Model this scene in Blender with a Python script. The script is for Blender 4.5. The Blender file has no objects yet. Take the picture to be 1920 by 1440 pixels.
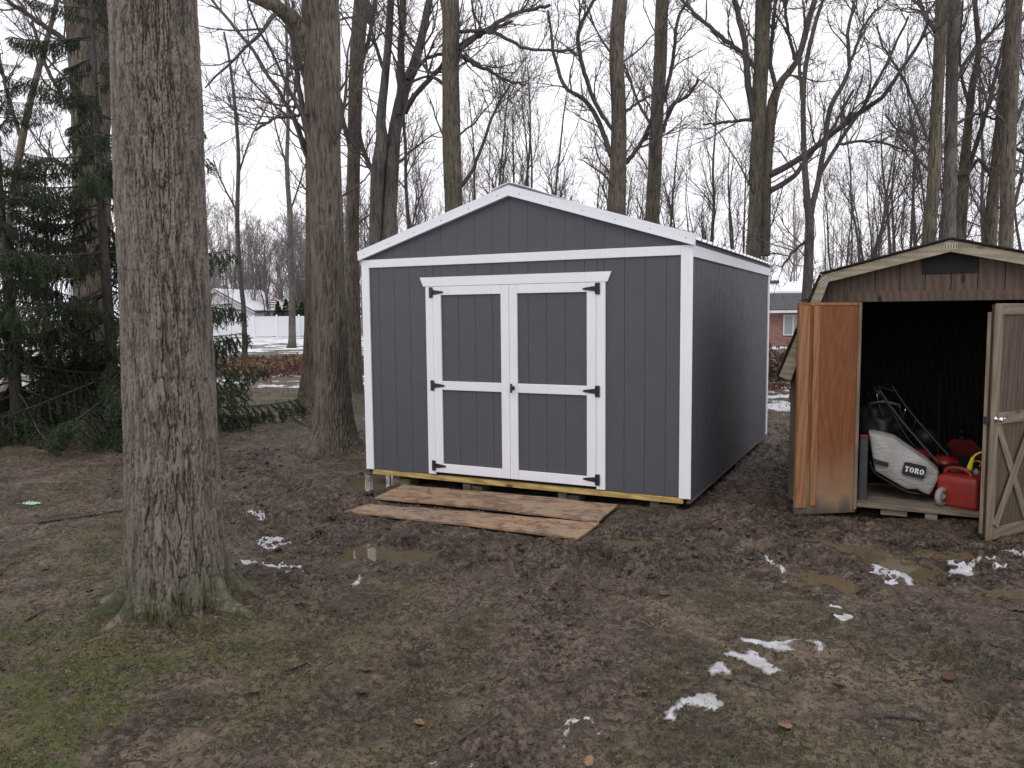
import bpy, math, random
import numpy as np
from mathutils import Matrix, Vector

# ------------------------------------------------------------------ camera, sky, sun, exposure
scene = bpy.context.scene
col = scene.collection
F, PITCH, ROLL, CAMZ = 1491.8, 0.0876, -0.0094, 1.863      # focal length in photo pixels (1920 wide), radians, metres
_c, _s, _cr, _sr = math.cos(PITCH), math.sin(PITCH), math.cos(ROLL), math.sin(ROLL)
FW = np.array([0, _c, -_s]); U0 = np.array([0, _s, _c]); R0 = np.array([1., 0, 0])
RT = _cr*R0+_sr*U0; UP = -_sr*R0+_cr*U0; CAM = np.array([0, 0, CAMZ])
cam = bpy.data.cameras.new('camera'); cam.sensor_width = 36; cam.lens = F/1920*36; cam.clip_end = 2000; cam.clip_start = .05
co = bpy.data.objects.new('camera', cam); col.objects.link(co)
co.matrix_world = Matrix(((RT[0], UP[0], -FW[0], 0), (RT[1], UP[1], -FW[1], 0), (RT[2], UP[2], -FW[2], CAMZ), (0, 0, 0, 1)))
scene.camera = co

SUN_EL, SUN_AZ = math.radians(48), math.radians(205)       # soft sun behind the cloud, behind and left of the camera
world = bpy.data.worlds.new('World'); scene.world = world; world.use_nodes = True
wn = world.node_tree.nodes; wl = world.node_tree.links; wn.clear()
wo = wn.new('ShaderNodeOutputWorld')
sky = wn.new('ShaderNodeTexSky'); sky.sky_type = 'NISHITA'; sky.sun_disc = False
sky.sun_elevation = SUN_EL; sky.sun_rotation = SUN_AZ; sky.air_density = 1.5; sky.dust_density = 3
b1 = wn.new('ShaderNodeBackground'); b1.inputs[1].default_value = .1; wl.new(sky.outputs[0], b1.inputs[0])
b2 = wn.new('ShaderNodeBackground'); b2.inputs[1].default_value = 1.34                        # the cloud layer
tc = wn.new('ShaderNodeTexCoord'); mp = wn.new('ShaderNodeMapping'); mp.inputs['Scale'].default_value = (1, 1, 3)
nz = wn.new('ShaderNodeTexNoise'); nz.inputs['Scale'].default_value = 2.2; nz.inputs['Detail'].default_value = 5
rp = wn.new('ShaderNodeValToRGB'); rp.color_ramp.elements[0].position = .3; rp.color_ramp.elements[1].position = .72
rp.color_ramp.elements[0].color = (.90, .90, .97, 1); rp.color_ramp.elements[1].color = (1.0, .99, 1.02, 1)
wl.new(tc.outputs['Generated'], mp.inputs[0]); wl.new(mp.outputs[0], nz.inputs['Vector']); wl.new(nz.outputs[0], rp.inputs[0]); wl.new(rp.outputs[0], b2.inputs[0])
rp2 = wn.new('ShaderNodeValToRGB'); rp2.color_ramp.elements[0].position = .25; rp2.color_ramp.elements[1].position = .5
rp2.color_ramp.elements[0].color = (.8, .8, .8, 1); rp2.color_ramp.elements[1].color = (.97, .97, .97, 1)
wl.new(nz.outputs[0], rp2.inputs[0])
mx = wn.new('ShaderNodeMixShader'); wl.new(rp2.outputs[0], mx.inputs[0]); wl.new(b1.outputs[0], mx.inputs[1]); wl.new(b2.outputs[0], mx.inputs[2])
wl.new(mx.outputs[0], wo.inputs[0])
sun = bpy.data.lights.new('sun', 'SUN'); sun.energy = .6; sun.angle = math.radians(35); sun.color = (1, .97, .93)
so = bpy.data.objects.new('sun', sun); col.objects.link(so)
sd_ = Vector((math.sin(SUN_AZ)*math.cos(SUN_EL), math.cos(SUN_AZ)*math.cos(SUN_EL), math.sin(SUN_EL)))
so.rotation_euler = sd_.to_track_quat('Z', 'Y').to_euler(); so.location = sd_*40
vs = scene.view_settings; vs.view_transform = 'Standard'; vs.look = 'None'; vs.exposure = 0; vs.gamma = 1; vs.use_curve_mapping = False
scene.cycles.max_bounces = 5; scene.cycles.diffuse_bounces = 3; scene.cycles.glossy_bounces = 3; scene.cycles.transmission_bounces = 3
scene.cycles.use_denoising = True; scene.cycles.denoiser = 'OPENIMAGEDENOISE'; scene.cycles.denoising_input_passes = 'RGB_ALBEDO_NORMAL'; scene.cycles.denoising_prefilter = 'NONE'

def ray(x, y): return FW+RT*((x-960)/F)-UP*((y-720)/F)
def gnd(x, y, z=0.0):
    d = ray(x, y); return CAM+d*((z-CAMZ)/d[2])
def atY(x, y, Y):
    d = ray(x, y); return CAM+d*(Y/d[1])
YAW = -.4591
def on_front(x, y, p0, dy=0.0, yaw=YAW):
    """local (x, z) of a picture point on the plane dy metres behind a shed's front"""
    n = np.array([math.sin(yaw), -math.cos(yaw), 0]); q0 = np.array(p0, float)-n*dy
    d = ray(x, y); P = CAM+d*(((q0-CAM)@n)/(d@n)); q = P-q0
    return q[0]*math.cos(yaw)+q[1]*math.sin(yaw), q[2]

# ------------------------------------------------------------------ noise
def _hash(ix, iy, seed):
    h = (ix.astype(np.int64)*374761393+iy.astype(np.int64)*668265263+seed*1442695041) & 0xffffffff
    h = ((h ^ (h >> 13))*1274126177) & 0xffffffff
    return (h ^ (h >> 16)) & 0xffff
_GC = np.cos(np.arange(4096)*2*math.pi/4096); _GS = np.sin(np.arange(4096)*2*math.pi/4096)
def perlin(x, y, seed=0, period=None):
    x = np.asarray(x, float); y = np.asarray(y, float)
    ix = np.floor(x); iy = np.floor(y); fx = x-ix; fy = y-iy
    def g(dx, dy):
        jx = ix+dx
        if period: jx = np.mod(jx, period)
        a = _hash(jx, iy+dy, seed) >> 4
        return _GC[a]*(fx-dx)+_GS[a]*(fy-dy)
    u = fx*fx*fx*(fx*(fx*6-15)+10); v = fy*fy*fy*(fy*(fy*6-15)+10)
    a = g(0, 0); b = g(1, 0); c = g(0, 1); d = g(1, 1)
    return (a+(b-a)*u+(c-a)*v+(a-b-c+d)*u*v)*1.5
def fbm(x, y, seed=0, octs=4, gain=.5):
    r = 0; a = 1
    for i in range(octs):
        r = r+a*perlin(x*2**i, y*2**i, seed+i*7); a *= gain
    return r
def sstep(a, b, x):
    t = np.clip((x-a)/(b-a), 0, 1); return t*t*(3-2*t)
def poly_sd(x, y, poly):
    """signed distance, positive inside"""
    x = np.asarray(x, float); y = np.asarray(y, float)
    d2 = np.full(x.shape, 1e9); ins = np.zeros(x.shape, bool); n = len(poly)
    for i in range(n):
        x0, y0 = poly[i]; x1, y1 = poly[(i+1) % n]; ex, ey = x1-x0, y1-y0
        t = np.clip(((x-x0)*ex+(y-y0)*ey)/(ex*ex+ey*ey+1e-12), 0, 1)
        d2 = np.minimum(d2, (x-x0-t*ex)**2+(y-y0-t*ey)**2)
        c = ((y0 > y) != (y1 > y)) & (x < ex*(y-y0)/(ey if abs(ey) > 1e-9 else 1e-9)+x0)
        ins ^= c
    d = np.sqrt(d2); return np.where(ins, d, -d)
def path_d(x, y, pts):
    d2 = np.full(np.shape(x), 1e9); s_at = np.zeros(np.shape(x)); acc = 0
    for (x0, y0), (x1, y1) in zip(pts[:-1], pts[1:]):
        ex, ey = x1-x0, y1-y0; L = math.hypot(ex, ey)
        t = np.clip(((x-x0)*ex+(y-y0)*ey)/(L*L), 0, 1)
        q = (x-x0-t*ex)**2+(y-y0-t*ey)**2; m = q < d2
        d2 = np.where(m, q, d2); s_at = np.where(m, acc+t*L, s_at); acc += L
    return np.sqrt(d2), s_at

# ------------------------------------------------------------------ mesh helpers
def mesh_np(name, V, faces, mat=None, smooth=True, attrs=None):
    """faces: list of int arrays (m, k)"""
    me = bpy.data.meshes.new(name); V = np.asarray(V, np.float32)
    me.vertices.add(len(V)); me.vertices.foreach_set('co', V.ravel())
    faces = [np.asarray(f, np.int32) for f in faces if len(f)]
    nl = sum(f.size for f in faces); npoly = sum(len(f) for f in faces)
    me.loops.add(nl); me.polygons.add(npoly)
    me.loops.foreach_set('vertex_index', np.concatenate([f.ravel() for f in faces]))
    st = []; o = 0
    for f in faces:
        st.append(o+np.arange(len(f))*f.shape[1]); o += f.size
    me.polygons.foreach_set('loop_start', np.concatenate(st).astype(np.int32))
    me.polygons.foreach_set('use_smooth', np.full(npoly, smooth))
    for k, a in (attrs or {}).items():
        at = me.attributes.new(k, 'FLOAT', 'POINT'); at.data.foreach_set('value', np.asarray(a, np.float32))
    me.update(calc_edges=True); me.validate()
    if mat: me.materials.append(mat)
    return me
def link(name, me, parent=None, loc=None, rot=None, label=None, cat=None, group=None, kind=None):
    o = bpy.data.objects.new(name, me); col.objects.link(o)
    if parent: o.parent = parent
    if loc is not None: o.location = loc
    if rot is not None: o.rotation_euler = rot
    if label: o['label'] = label
    if cat: o['category'] = cat
    if group: o['group'] = group
    if kind: o['kind'] = kind
    return o
def thing(name, label, cat, loc=(0, 0, 0), rz=0, group=None):
    return link(name, None, None, loc, (0, 0, rz), label, cat, group)
_bc = {}
def box_me(sx, sy, sz, mat, bev=.002):
    """chamfered box centred at the origin, data shared between alike pieces"""
    key = (round(sx, 4), round(sy, 4), round(sz, 4), mat.name, bev)
    if key in _bc: return _bc[key]
    h = np.array([sx, sy, sz])/2; b = min(bev, h.min()*.45); V = []; idx = {}
    for cx in (-1, 1):
        for cy in (-1, 1):
            for cz in (-1, 1):
                for ax in range(3):
                    p = np.array([cx, cy, cz])*(h-b); p[ax] = (cx, cy, cz)[ax]*h[ax]
                    idx[(cx, cy, cz, ax)] = len(V); V.append(p)
    Fq = []; Ft = []
    def quad(q):
        P = [np.array(V[i]) for i in q]
        n = np.cross(P[1]-P[0], P[2]-P[1]); cc = sum(P)
        Fq.append(q if n@cc > 0 else q[::-1])
    for ax in range(3):
        o = [a for a in range(3) if a != ax]
        for sg in (-1, 1):
            q = []
            for u, v in ((-1, -1), (1, -1), (1, 1), (-1, 1)):
                k = [0, 0, 0]; k[ax] = sg; k[o[0]] = u; k[o[1]] = v; q.append(idx[(*k, ax)])
            quad(q)
        for u in (-1, 1):
            for v in (-1, 1):
                ka = [0, 0, 0]; kb = [0, 0, 0]; ka[ax] = -1; kb[ax] = 1; ka[o[0]] = kb[o[0]] = u; ka[o[1]] = kb[o[1]] = v
                quad([idx[(*ka, o[0])], idx[(*kb, o[0])], idx[(*kb, o[1])], idx[(*ka, o[1])]])
    for cx in (-1, 1):
        for cy in (-1, 1):
            for cz in (-1, 1):
                t = [idx[(cx, cy, cz, a)] for a in range(3)]
                P = [np.array(V[i]) for i in t]
                Ft.append(t if np.cross(P[1]-P[0], P[2]-P[1])@(P[0]+P[1]+P[2]) > 0 else t[::-1])
    me = mesh_np('box', V, [Fq, Ft], mat, False); _bc[key] = me; return me
def box(name, parent, x0, x1, y0, y1, z0, z1, mat, bev=.002, rot=None, **kw):
    return link(name, box_me(x1-x0, y1-y0, z1-z0, mat, bev), parent, ((x0+x1)/2, (y0+y1)/2, (z0+z1)/2), rot, **kw)
def beam(name, parent, a, b, w, t, mat, side=(0, 1, 0), bev=.002, **kw):
    """a bar from a to b, w across, t along `side`"""
    a = Vector(a); b = Vector(b); d = b-a; s = Vector(side); x = d.normalized(); y = (s-x*s.dot(x)).normalized(); z = x.cross(y)
    o = link(name, box_me(d.length, t, w, mat, bev), parent, (a+b)/2, **kw)
    o.rotation_euler = Matrix((x, y, z)).transposed().to_euler(); return o
def prism_np(poly, y0, y1):
    """polygon in (x, z), extruded along y"""
    n = len(poly); A = sum(poly[i][0]*poly[(i+1) % n][1]-poly[(i+1) % n][0]*poly[i][1] for i in range(n))
    if A < 0: poly = poly[::-1]
    V = [(x, y0, z) for x, z in poly]+[(x, y1, z) for x, z in poly]
    return V, [list(range(n)), list(range(2*n-1, n-1, -1))]+[[(i+1) % n, i, n+i, n+(i+1) % n] for i in range(n)]
def prism(name, parent, poly, y0, y1, mat, loc=None, rot=None, **kw):
    V, Fc = prism_np(poly, y0, y1); me = bpy.data.meshes.new(name); me.from_pydata(V, [], Fc); me.update(); me.materials.append(mat)
    return link(name, me, parent, loc, rot, **kw)
def tubes(P, Rr, sides):
    """P (B, n, 3), Rr (B, n) -> verts, quads"""
    P = np.asarray(P, float); Rr = np.asarray(Rr, float); B, n, _ = P.shape
    T = np.gradient(P, axis=1); T /= np.linalg.norm(T, axis=2, keepdims=True)+1e-9
    ref = np.where((np.abs(T[:, n//2, 2]) > .8)[:, None], np.array([[1., .03, 0]]), np.array([[0, .03, 1.]]))[:, None, :]
    S = np.cross(T, np.broadcast_to(ref, T.shape)); S /= np.linalg.norm(S, axis=2, keepdims=True)+1e-9
    N = np.cross(S, T); a = np.arange(sides)*2*math.pi/sides
    V = P[:, :, None, :]+Rr[:, :, None, None]*(np.cos(a)[None, None, :, None]*S[:, :, None, :]+np.sin(a)[None, None, :, None]*N[:, :, None, :])
    b, i, k = np.meshgrid(np.arange(B), np.arange(n-1), np.arange(sides), indexing='ij'); k2 = (k+1) % sides; o = b*n*sides
    Q = np.stack([o+i*sides+k, o+i*sides+k2, o+(i+1)*sides+k2, o+(i+1)*sides+k], -1).reshape(-1, 4)
    return V.reshape(-1, 3), Q
def merge(parts):
    Vs = []; Qs = []; o = 0
    for V, Q in parts:
        Vs.append(V); Qs.append(Q+o); o += len(V)
    return np.concatenate(Vs), np.concatenate(Qs)
def smooth_path(pts, n):
    """Catmull-Rom through pts (any columns), n samples evenly by length"""
    p = np.asarray(pts, float)
    if len(p) == 2:
        t = np.linspace(0, 1, n)[:, None]; return p[0]*(1-t)+p[1]*t
    q = np.vstack([2*p[0]-p[1], p, 2*p[-1]-p[-2]]); out = []
    for i in range(1, len(q)-2):
        t = np.linspace(0, 1, 12, endpoint=False)[:, None]; a, b, c, d = q[i-1], q[i], q[i+1], q[i+2]
        out.append(.5*(2*b+(c-a)*t+(2*a-5*b+4*c-d)*t**2+(3*b-a-3*c+d)*t**3))
    out = np.vstack(out+[p[-1:]]); L = np.concatenate([[0], np.cumsum(np.linalg.norm(np.diff(out[:, :3], axis=0), axis=1))])
    s = np.linspace(0, L[-1], n); return np.stack([np.interp(s, L, out[:, k]) for k in range(out.shape[1])], 1)
def tube_obj(name, parent, pts, r, mat, sides=10, n=None, cap=True, **kw):
    pts = np.asarray(pts, float); n = n or max(2, 5*(len(pts)-1)+1)
    p = smooth_path(pts, n); rr = np.interp(np.linspace(0, 1, n), np.linspace(0, 1, len(np.atleast_1d(r))), np.atleast_1d(r))
    V, Q = tubes(p[None], rr[None], sides); fc = [Q]
    if cap: fc += [np.array([list(range(sides))[::-1]]), np.array([list(range((n-1)*sides, n*sides))])]
    return link(name, mesh_np(name, V, fc, mat), parent, **kw)
def lathe_me(name, prof, mat, sides=24, axis='z'):
    """prof: (r, h) list"""
    a = np.arange(sides)*2*math.pi/sides; V = []
    for r, h in prof:
        for t in a: V.append((r*math.cos(t), r*math.sin(t), h) if axis == 'z' else (r*math.cos(t), h, r*math.sin(t)))
    n = len(prof); i, k = np.meshgrid(np.arange(n-1), np.arange(sides), indexing='ij'); k2 = (k+1) % sides
    Q = np.stack([i*sides+k, i*sides+k2, (i+1)*sides+k2, (i+1)*sides+k], -1).reshape(-1, 4)
    if axis != 'z': Q = Q[:, ::-1]
    return mesh_np(name, V, [Q], mat)

def outward(me):
    import bmesh
    bm = bmesh.new(); bm.from_mesh(me); bmesh.ops.recalc_face_normals(bm, faces=bm.faces); bm.to_mesh(me); bm.free()
def weld(obj, me, loc=(0, 0, 0)):
    """add another piece of the same material to obj's own mesh"""
    import bmesh
    bm = bmesh.new(); bm.from_mesh(obj.data); n = len(bm.verts); bm.from_mesh(me); bm.verts.ensure_lookup_table()
    for v in list(bm.verts)[n:]: v.co += Vector(loc)
    bm.to_mesh(obj.data); bm.free()

# ------------------------------------------------------------------ materials
class NT:
    def __init__(s, name):
        s.m = bpy.data.materials.new(name); s.m.use_nodes = True; s.t = s.m.node_tree
        s.b = s.t.nodes['Principled BSDF']; s.tc = None
    def n(s, t, **kw):
        o = s.t.nodes.new(t)
        for k, v in kw.items(): setattr(o, k, v)
        return o
    def set(s, sock, v):
        if isinstance(v, bpy.types.NodeSocket): s.t.links.new(v, sock)
        elif isinstance(v, (tuple, list)) and len(v) == 3 and sock.type == 'RGBA': sock.default_value = (*v, 1)
        else: sock.default_value = v
    def co(s, kind='Object', scale=(1, 1, 1), rot=(0, 0, 0), rnd=False):
        if kind == 'World': c = s.n('ShaderNodeNewGeometry').outputs['Position']
        else:
            if not s.tc: s.tc = s.n('ShaderNodeTexCoord')
            c = s.tc.outputs[kind]
        if rnd:
            oi = s.n('ShaderNodeObjectInfo'); vm = s.n('ShaderNodeVectorMath', operation='MULTIPLY_ADD')
            s.set(vm.inputs[0], oi.outputs['Random']); vm.inputs[1].default_value = (37, 53, 71); s.set(vm.inputs[2], c); c = vm.outputs[0]
        mp = s.n('ShaderNodeMapping'); mp.inputs['Scale'].default_value = scale; mp.inputs['Rotation'].default_value = rot; s.set(mp.inputs[0], c)
        return mp.outputs[0]
    def noise(s, vec, scale, detail=4, rough=.55, dist=0):
        o = s.n('ShaderNodeTexNoise'); s.set(o.inputs['Vector'], vec); o.inputs['Scale'].default_value = scale
        o.inputs['Detail'].default_value = detail; o.inputs['Roughness'].default_value = rough; o.inputs['Distortion'].default_value = dist
        return o.outputs[0]
    def voronoi(s, vec, scale, feature='F1', out=0):
        o = s.n('ShaderNodeTexVoronoi', feature=feature); s.set(o.inputs['Vector'], vec); o.inputs['Scale'].default_value = scale; return o.outputs[out]
    def wave(s, vec, scale, dist=3, detail=2, ds=1, direction='X'):
        o = s.n('ShaderNodeTexWave', bands_direction=direction); s.set(o.inputs['Vector'], vec); o.inputs['Scale'].default_value = scale
        o.inputs['Distortion'].default_value = dist; o.inputs['Detail'].default_value = detail; o.inputs['Detail Scale'].default_value = ds; return o.outputs[1]
    def ramp(s, f, stops):
        o = s.n('ShaderNodeValToRGB'); e = o.color_ramp.elements
        while len(e) < len(stops): e.new(.5)
        for a, (p, c) in zip(e, stops):
            a.position = p; a.color = (*c, 1) if isinstance(c, (tuple, list)) else (c, c, c, 1)
        s.set(o.inputs[0], f); return o.outputs[0]
    def mix(s, f, a, b, mode='MIX'):
        o = s.n('ShaderNodeMix', data_type='RGBA', blend_type=mode); s.set(o.inputs[0], f); s.set(o.inputs[6], a); s.set(o.inputs[7], b); return o.outputs[2]
    def math(s, op, a, b=0.0, clamp=False):
        o = s.n('ShaderNodeMath', operation=op, use_clamp=clamp); s.set(o.inputs[0], a); s.set(o.inputs[1], b); return o.outputs[0]
    def attr(s, name): return s.n('ShaderNodeAttribute', attribute_name=name).outputs['Fac']
    def sep(s, v, i):
        o = s.n('ShaderNodeSeparateXYZ'); s.set(o.inputs[0], v); return o.outputs[i]
    def bump(s, h, strength=.5, dist=.01):
        o = s.n('ShaderNodeBump'); o.inputs['Strength'].default_value = strength; o.inputs['Distance'].default_value = dist; s.set(o.inputs['Height'], h)
        s.set(s.b.inputs['Normal'], o.outputs[0]); return o
    def out(s, color, rough=.7, spec=.4, metal=0):
        s.set(s.b.inputs['Base Color'], color); s.set(s.b.inputs['Roughness'], rough)
        s.b.inputs['Specular IOR Level'].default_value = spec; s.b.inputs['Metallic'].default_value = metal; return s.m

def m_plain(name, c, rough=.6, spec=.4, metal=0, var=.12, sc=8, bump=.15):
    t = NT(name); v = t.co('Object', rnd=True); n = t.noise(v, sc, 5)
    cc = t.mix(n, tuple(x*(1-var) for x in c), tuple(min(1, x*(1+var)) for x in c))
    if bump: t.bump(t.noise(v, sc*12, 3), bump, .002)
    return t.out(cc, rough, spec, metal)
def m_paint(name, c, dirt=(.2, .16, .12), amount=.25, grain=True):
    """painted engineered siding: embossed vertical wood grain, faint dust"""
    t = NT(name); v = t.co('Object', (60, 60, 2.2), rnd=True); g = t.noise(v, 1, 5, .65)
    o = t.co('Object', (1, 1, 1), rnd=True); d = t.ramp(t.noise(o, 2.1, 6, .7), [(.45, 0), (.8, amount)])
    cc = t.mix(t.noise(o, 1.3, 3), tuple(x*.93 for x in c), tuple(x*1.06 for x in c))
    cc = t.mix(t.math('MULTIPLY', t.ramp(g, [(.3, 1), (.55, 0)]), .18), cc, tuple(x*.72 for x in c)); cc = t.mix(d, cc, dirt)
    t.bump(g, .35, .0016); return t.out(cc, t.ramp(t.noise(o, 6, 3), [(.3, .5), (.7, .68)]), .35)
def m_wood(name, c1, c2, sc=1.0, axis=0, knots=True, rough=.75, stain=None, stain_amt=.4):
    t = NT(name); s3 = [34*sc, 34*sc, 34*sc]; s3[axis] = 1.6*sc; v = t.co('Object', tuple(s3), rnd=True)
    g = t.noise(v, 1, 6, .6, .6); s4 = [9*sc]*3; s4[axis] = .9*sc; v2 = t.co('Object', tuple(s4), rnd=True); w = t.wave(v2, 1.1, 6, 3, 1.2, 'DIAGONAL')
    o = t.math('ADD', t.math('MULTIPLY', w, .45), t.math('MULTIPLY', g, .55)); cc = t.mix(t.ramp(o, [(.25, 0), (.75, 1)]), c1, c2)
    if knots:
        s5 = [5*sc]*3; s5[axis] = 2.2*sc; k = t.voronoi(t.co('Object', tuple(s5), rnd=True), 1.0)
        cc = t.mix(t.ramp(k, [(.07, 1), (.13, 0)]), cc, tuple(x*.3 for x in c1))
    if stain:
        cc = t.mix(t.ramp(t.noise(t.co('Object', rnd=True), 3.1, 6, .7), [(.45, 0), (.68, stain_amt)]), cc, stain)
    t.bump(g, .35, .002); return t.out(cc, rough, .3)
def m_bark(name, c1, c2, c3, sc=1.0, moss=0.0, hero=False, bumpd=.02):
    t = NT(name); v = t.co('World', (1, 1, 1)); n1 = t.noise(v, 1.6*sc, 5, .6); n2 = t.noise(t.co('World', (20*sc, 20*sc, 2.6*sc)), 1.5, 8, .68, .5)
    cc = t.mix(t.ramp(n1, [(.35, 0), (.65, 1)]), c1, c2); cc = t.mix(t.ramp(n2, [(.42, .9), (.51, 0)]), cc, c3)
    lich = t.ramp(t.noise(v, 7*sc, 6, .7), [(.56, 0), (.72, .16 if hero else .3)]); cc = t.mix(lich, cc, (.24, .25, .21))
    if moss:
        z = t.sep(t.co('World'), 2)
        mk = t.math('MULTIPLY', t.ramp(t.noise(v, 6.5, 8, .72), [(.40, 0), (.52, 1)]), t.ramp(t.math('MULTIPLY', z, 1/moss), [(.2, 1), (1, 0)]))
        cc = t.mix(t.math('MULTIPLY', mk, .92), cc, t.mix(t.noise(v, 60, 3), (.020, .028, .008), (.058, .074, .018)))
    if hero: t.bump(t.noise(t.co('World', (70, 70, 22)), 1, 6, .7), .5, .006)
    else:
        w = t.voronoi(t.co('World', (26*sc, 26*sc, 4.2*sc)), 1.0, 'DISTANCE_TO_EDGE')
        h = t.math('ADD', t.math('MULTIPLY', t.ramp(w, [(0, 0), (.28, 1)]), .7), t.math('MULTIPLY', n2, .6)); t.bump(h, .9, bumpd)
    return t.out(cc, .88, .25)

M = {}
M['siding'] = m_paint('siding_grey_paint', (.076, .079, .094), (.15, .13, .12), .07)
M['white'] = m_paint('trim_white_paint', (.80, .80, .835), (.5, .47, .43), .10)
M['white_metal'] = m_plain('white_coated_metal', (.74, .76, .80), .38, .5, 0, .04, 3, .05)
M['black_metal'] = m_plain('black_powder_coat', (.012, .012, .014), .45, .5, 0, .2, 20, .2)
M['screw'] = m_plain('zinc_screw', (.28, .29, .31), .4, .5, .6, .1, 20, 0)
M['treated'] = m_wood('treated_pine', (.40, .27, .085), (.60, .44, .17), 1, 0, True, .7, (.10, .065, .04), .6)
M['block'] = m_wood('old_block_wood', (.10, .085, .06), (.18, .15, .11), 1, 0, False, .85)
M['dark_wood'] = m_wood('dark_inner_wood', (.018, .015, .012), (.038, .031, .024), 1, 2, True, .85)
M['tan_board'] = m_wood('brown_stained_siding', (.080, .055, .041), (.118, .085, .064), 1, 2, True, .8, (.062, .053, .043), .5)
M['tan_trim'] = m_wood('weathered_tan_trim', (.24, .20, .14), (.345, .295, .215), 1, 0, True, .8, (.12, .105, .08), .55)
M['tan_trim_v'] = m_wood('weathered_tan_trim_upright', (.165, .120, .084), (.24, .182, .130), 1, 2, True, .8, (.14, .13, .10), .6)
M['door_trim'] = m_wood('weathered_door_trim', (.165, .128, .092), (.245, .195, .142), 1, 0, True, .8, (.12, .105, .08), .55)
M['floor_wood'] = m_wood('muddy_floor_wood', (.15, .12, .09), (.25, .21, .16), 1, 0, True, .8, (.08, .065, .05), .7)
M['shingle'] = m_plain('asphalt_shingle', (.045, .036, .031), .9, .2, 0, .45, 40, .6)
M['nail_plate'] = m_plain('galvanised_plate', (.42, .40, .30), .55, .5, .4, .2, 30, .3)
M['chrome'] = m_plain('chrome', (.75, .75, .76), .15, .5, 1, .05, 10, 0)
M['rubber'] = m_plain('black_rubber', (.016, .016, .017), .8, .3, 0, .3, 20, .3)
M['red_plastic'] = m_plain('dusty_red_plastic', (.25, .022, .014), .42, .45, 0, .3, 9, .15)
M['red_paint'] = m_plain('red_mower_paint', (.22, .013, .011), .35, .5, 0, .3, 9, .1)
M['black_plastic'] = m_plain('black_plastic', (.015, .015, .016), .5, .4, 0, .2, 9, .1)
M['grey_plastic'] = m_plain('grey_plastic', (.30, .29, .27), .6, .4, 0, .2, 9, .1)
M['yellow'] = m_plain('yellow_plastic', (.62, .58, .05), .45, .4, 0, .1, 9, 0)
M['steel'] = m_plain('grey_steel', (.085, .088, .095), .5, .5, .5, .25, 12, .2)
M['white_letter'] = m_plain('white_print', (.8, .8, .8), .6, .3, 0, .02, 5, 0)
M['vinyl'] = m_plain('white_vinyl', (.78, .79, .82), .4, .4, 0, .03, .5, 0)
M['far_white'] = m_plain('white_house_siding', (.70, .70, .72), .6, .3, 0, .05, .5, 0)
M['far_roof'] = m_plain('grey_roof_shingle', (.085, .083, .09), .9, .2, 0, .3, 3, .2)
M['bark_hero'] = m_bark('bark_near', (.148, .126, .107), (.215, .184, .156), (.082, .067, .055), 1, .42, True)
M['bark'] = m_bark('bark_brown', (.105, .086, .068), (.165, .138, .108), (.045, .037, .03), 1, 0)
M['bark_grey'] = m_bark('bark_grey', (.10, .092, .083), (.165, .152, .135), (.055, .05, .046), .8, .5)
M['bark_olive'] = m_bark('bark_olive', (.105, .090, .066), (.160, .138, .102), (.05, .043, .034), 1, .5)
M['limb'] = m_bark('limb_bark', (.070, .060, .057), (.118, .102, .095), (.042, .036, .035), 1.5, 0, False, .008)
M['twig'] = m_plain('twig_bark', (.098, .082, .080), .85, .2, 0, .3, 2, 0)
M['far_twig'] = m_plain('far_twig_hazed', (.205, .178, .182), .9, .1, 0, .35, .2, 0)  # twig colour lifted paler, distance haze put into the bark tone

def m_leafy(name, c1, c2, rough=.7):
    t = NT(name); a = t.attr('tint'); return t.out(t.mix(a, c1, c2), rough, .25)
M['needle'] = m_leafy('spruce_needle', (.015, .028, .013), (.052, .076, .032), .6)
M['grass'] = m_leafy('grass_blade', (.040, .052, .014), (.125, .135, .042), .65)
M['litter'] = m_leafy('leaf_scrap', (.045, .030, .021), (.185, .125, .080), .8)
M['arbor'] = m_leafy('arborvitae_green', (.012, .026, .012), (.035, .06, .026), .8)
M['dry_leaf'] = m_leafy('dry_hedge_leaf', (.075, .045, .028), (.20, .128, .078), .8)
M['red_leaf'] = m_leafy('red_brush_leaf', (.07, .026, .026), (.15, .06, .05), .8)
def m_leaf():
    t = NT('oak_leaf_brown'); oi = t.n('ShaderNodeObjectInfo').outputs['Random']
    c = t.ramp(oi, [(0, (.075, .038, .024)), (.6, (.145, .078, .045)), (1, (.27, .165, .09))]); n = t.noise(t.co('Object'), 60, 4)
    return t.out(t.mix(t.math('MULTIPLY', n, .5), c, (.07, .035, .02)), .55, .3)
M['leaf'] = m_leaf()
def m_snow():
    t = NT('old_snow'); v = t.co('World'); d = t.ramp(t.noise(v, 9, 6, .7), [(.36, 0), (.62, .9)]); a = t.attr('edge')
    e2 = t.ramp(t.math('ADD', a, t.math('MULTIPLY', t.math('SUBTRACT', t.noise(v, 34, 6, .7), .5), 1.1)), [(.35, 0), (.75, 1)]); c = t.mix(t.math('MULTIPLY', d, .7), (.52, .535, .575), (.27, .24, .215)); c = t.mix(t.math('MULTIPLY', e2, .9), c, (.105, .080, .062)); c = t.mix(t.ramp(t.noise(v, 55, 4, .7), [(.62, 0), (.68, .8)]), c, (.07, .05, .035)); t.bump(t.noise(v, 70, 5, .7), .6, .006)
    m = t.out(c, .5, .4); t.b.inputs['Subsurface Weight'].default_value = 0; return m
M['snow'] = m_snow()
def m_clean_snow():
    t = NT('roof_snow'); v = t.co('World'); t.bump(t.noise(v, 6, 4), .3, .02); return t.out((.82, .83, .87), .6, .3)
M['roof_snow'] = m_clean_snow()
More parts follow.
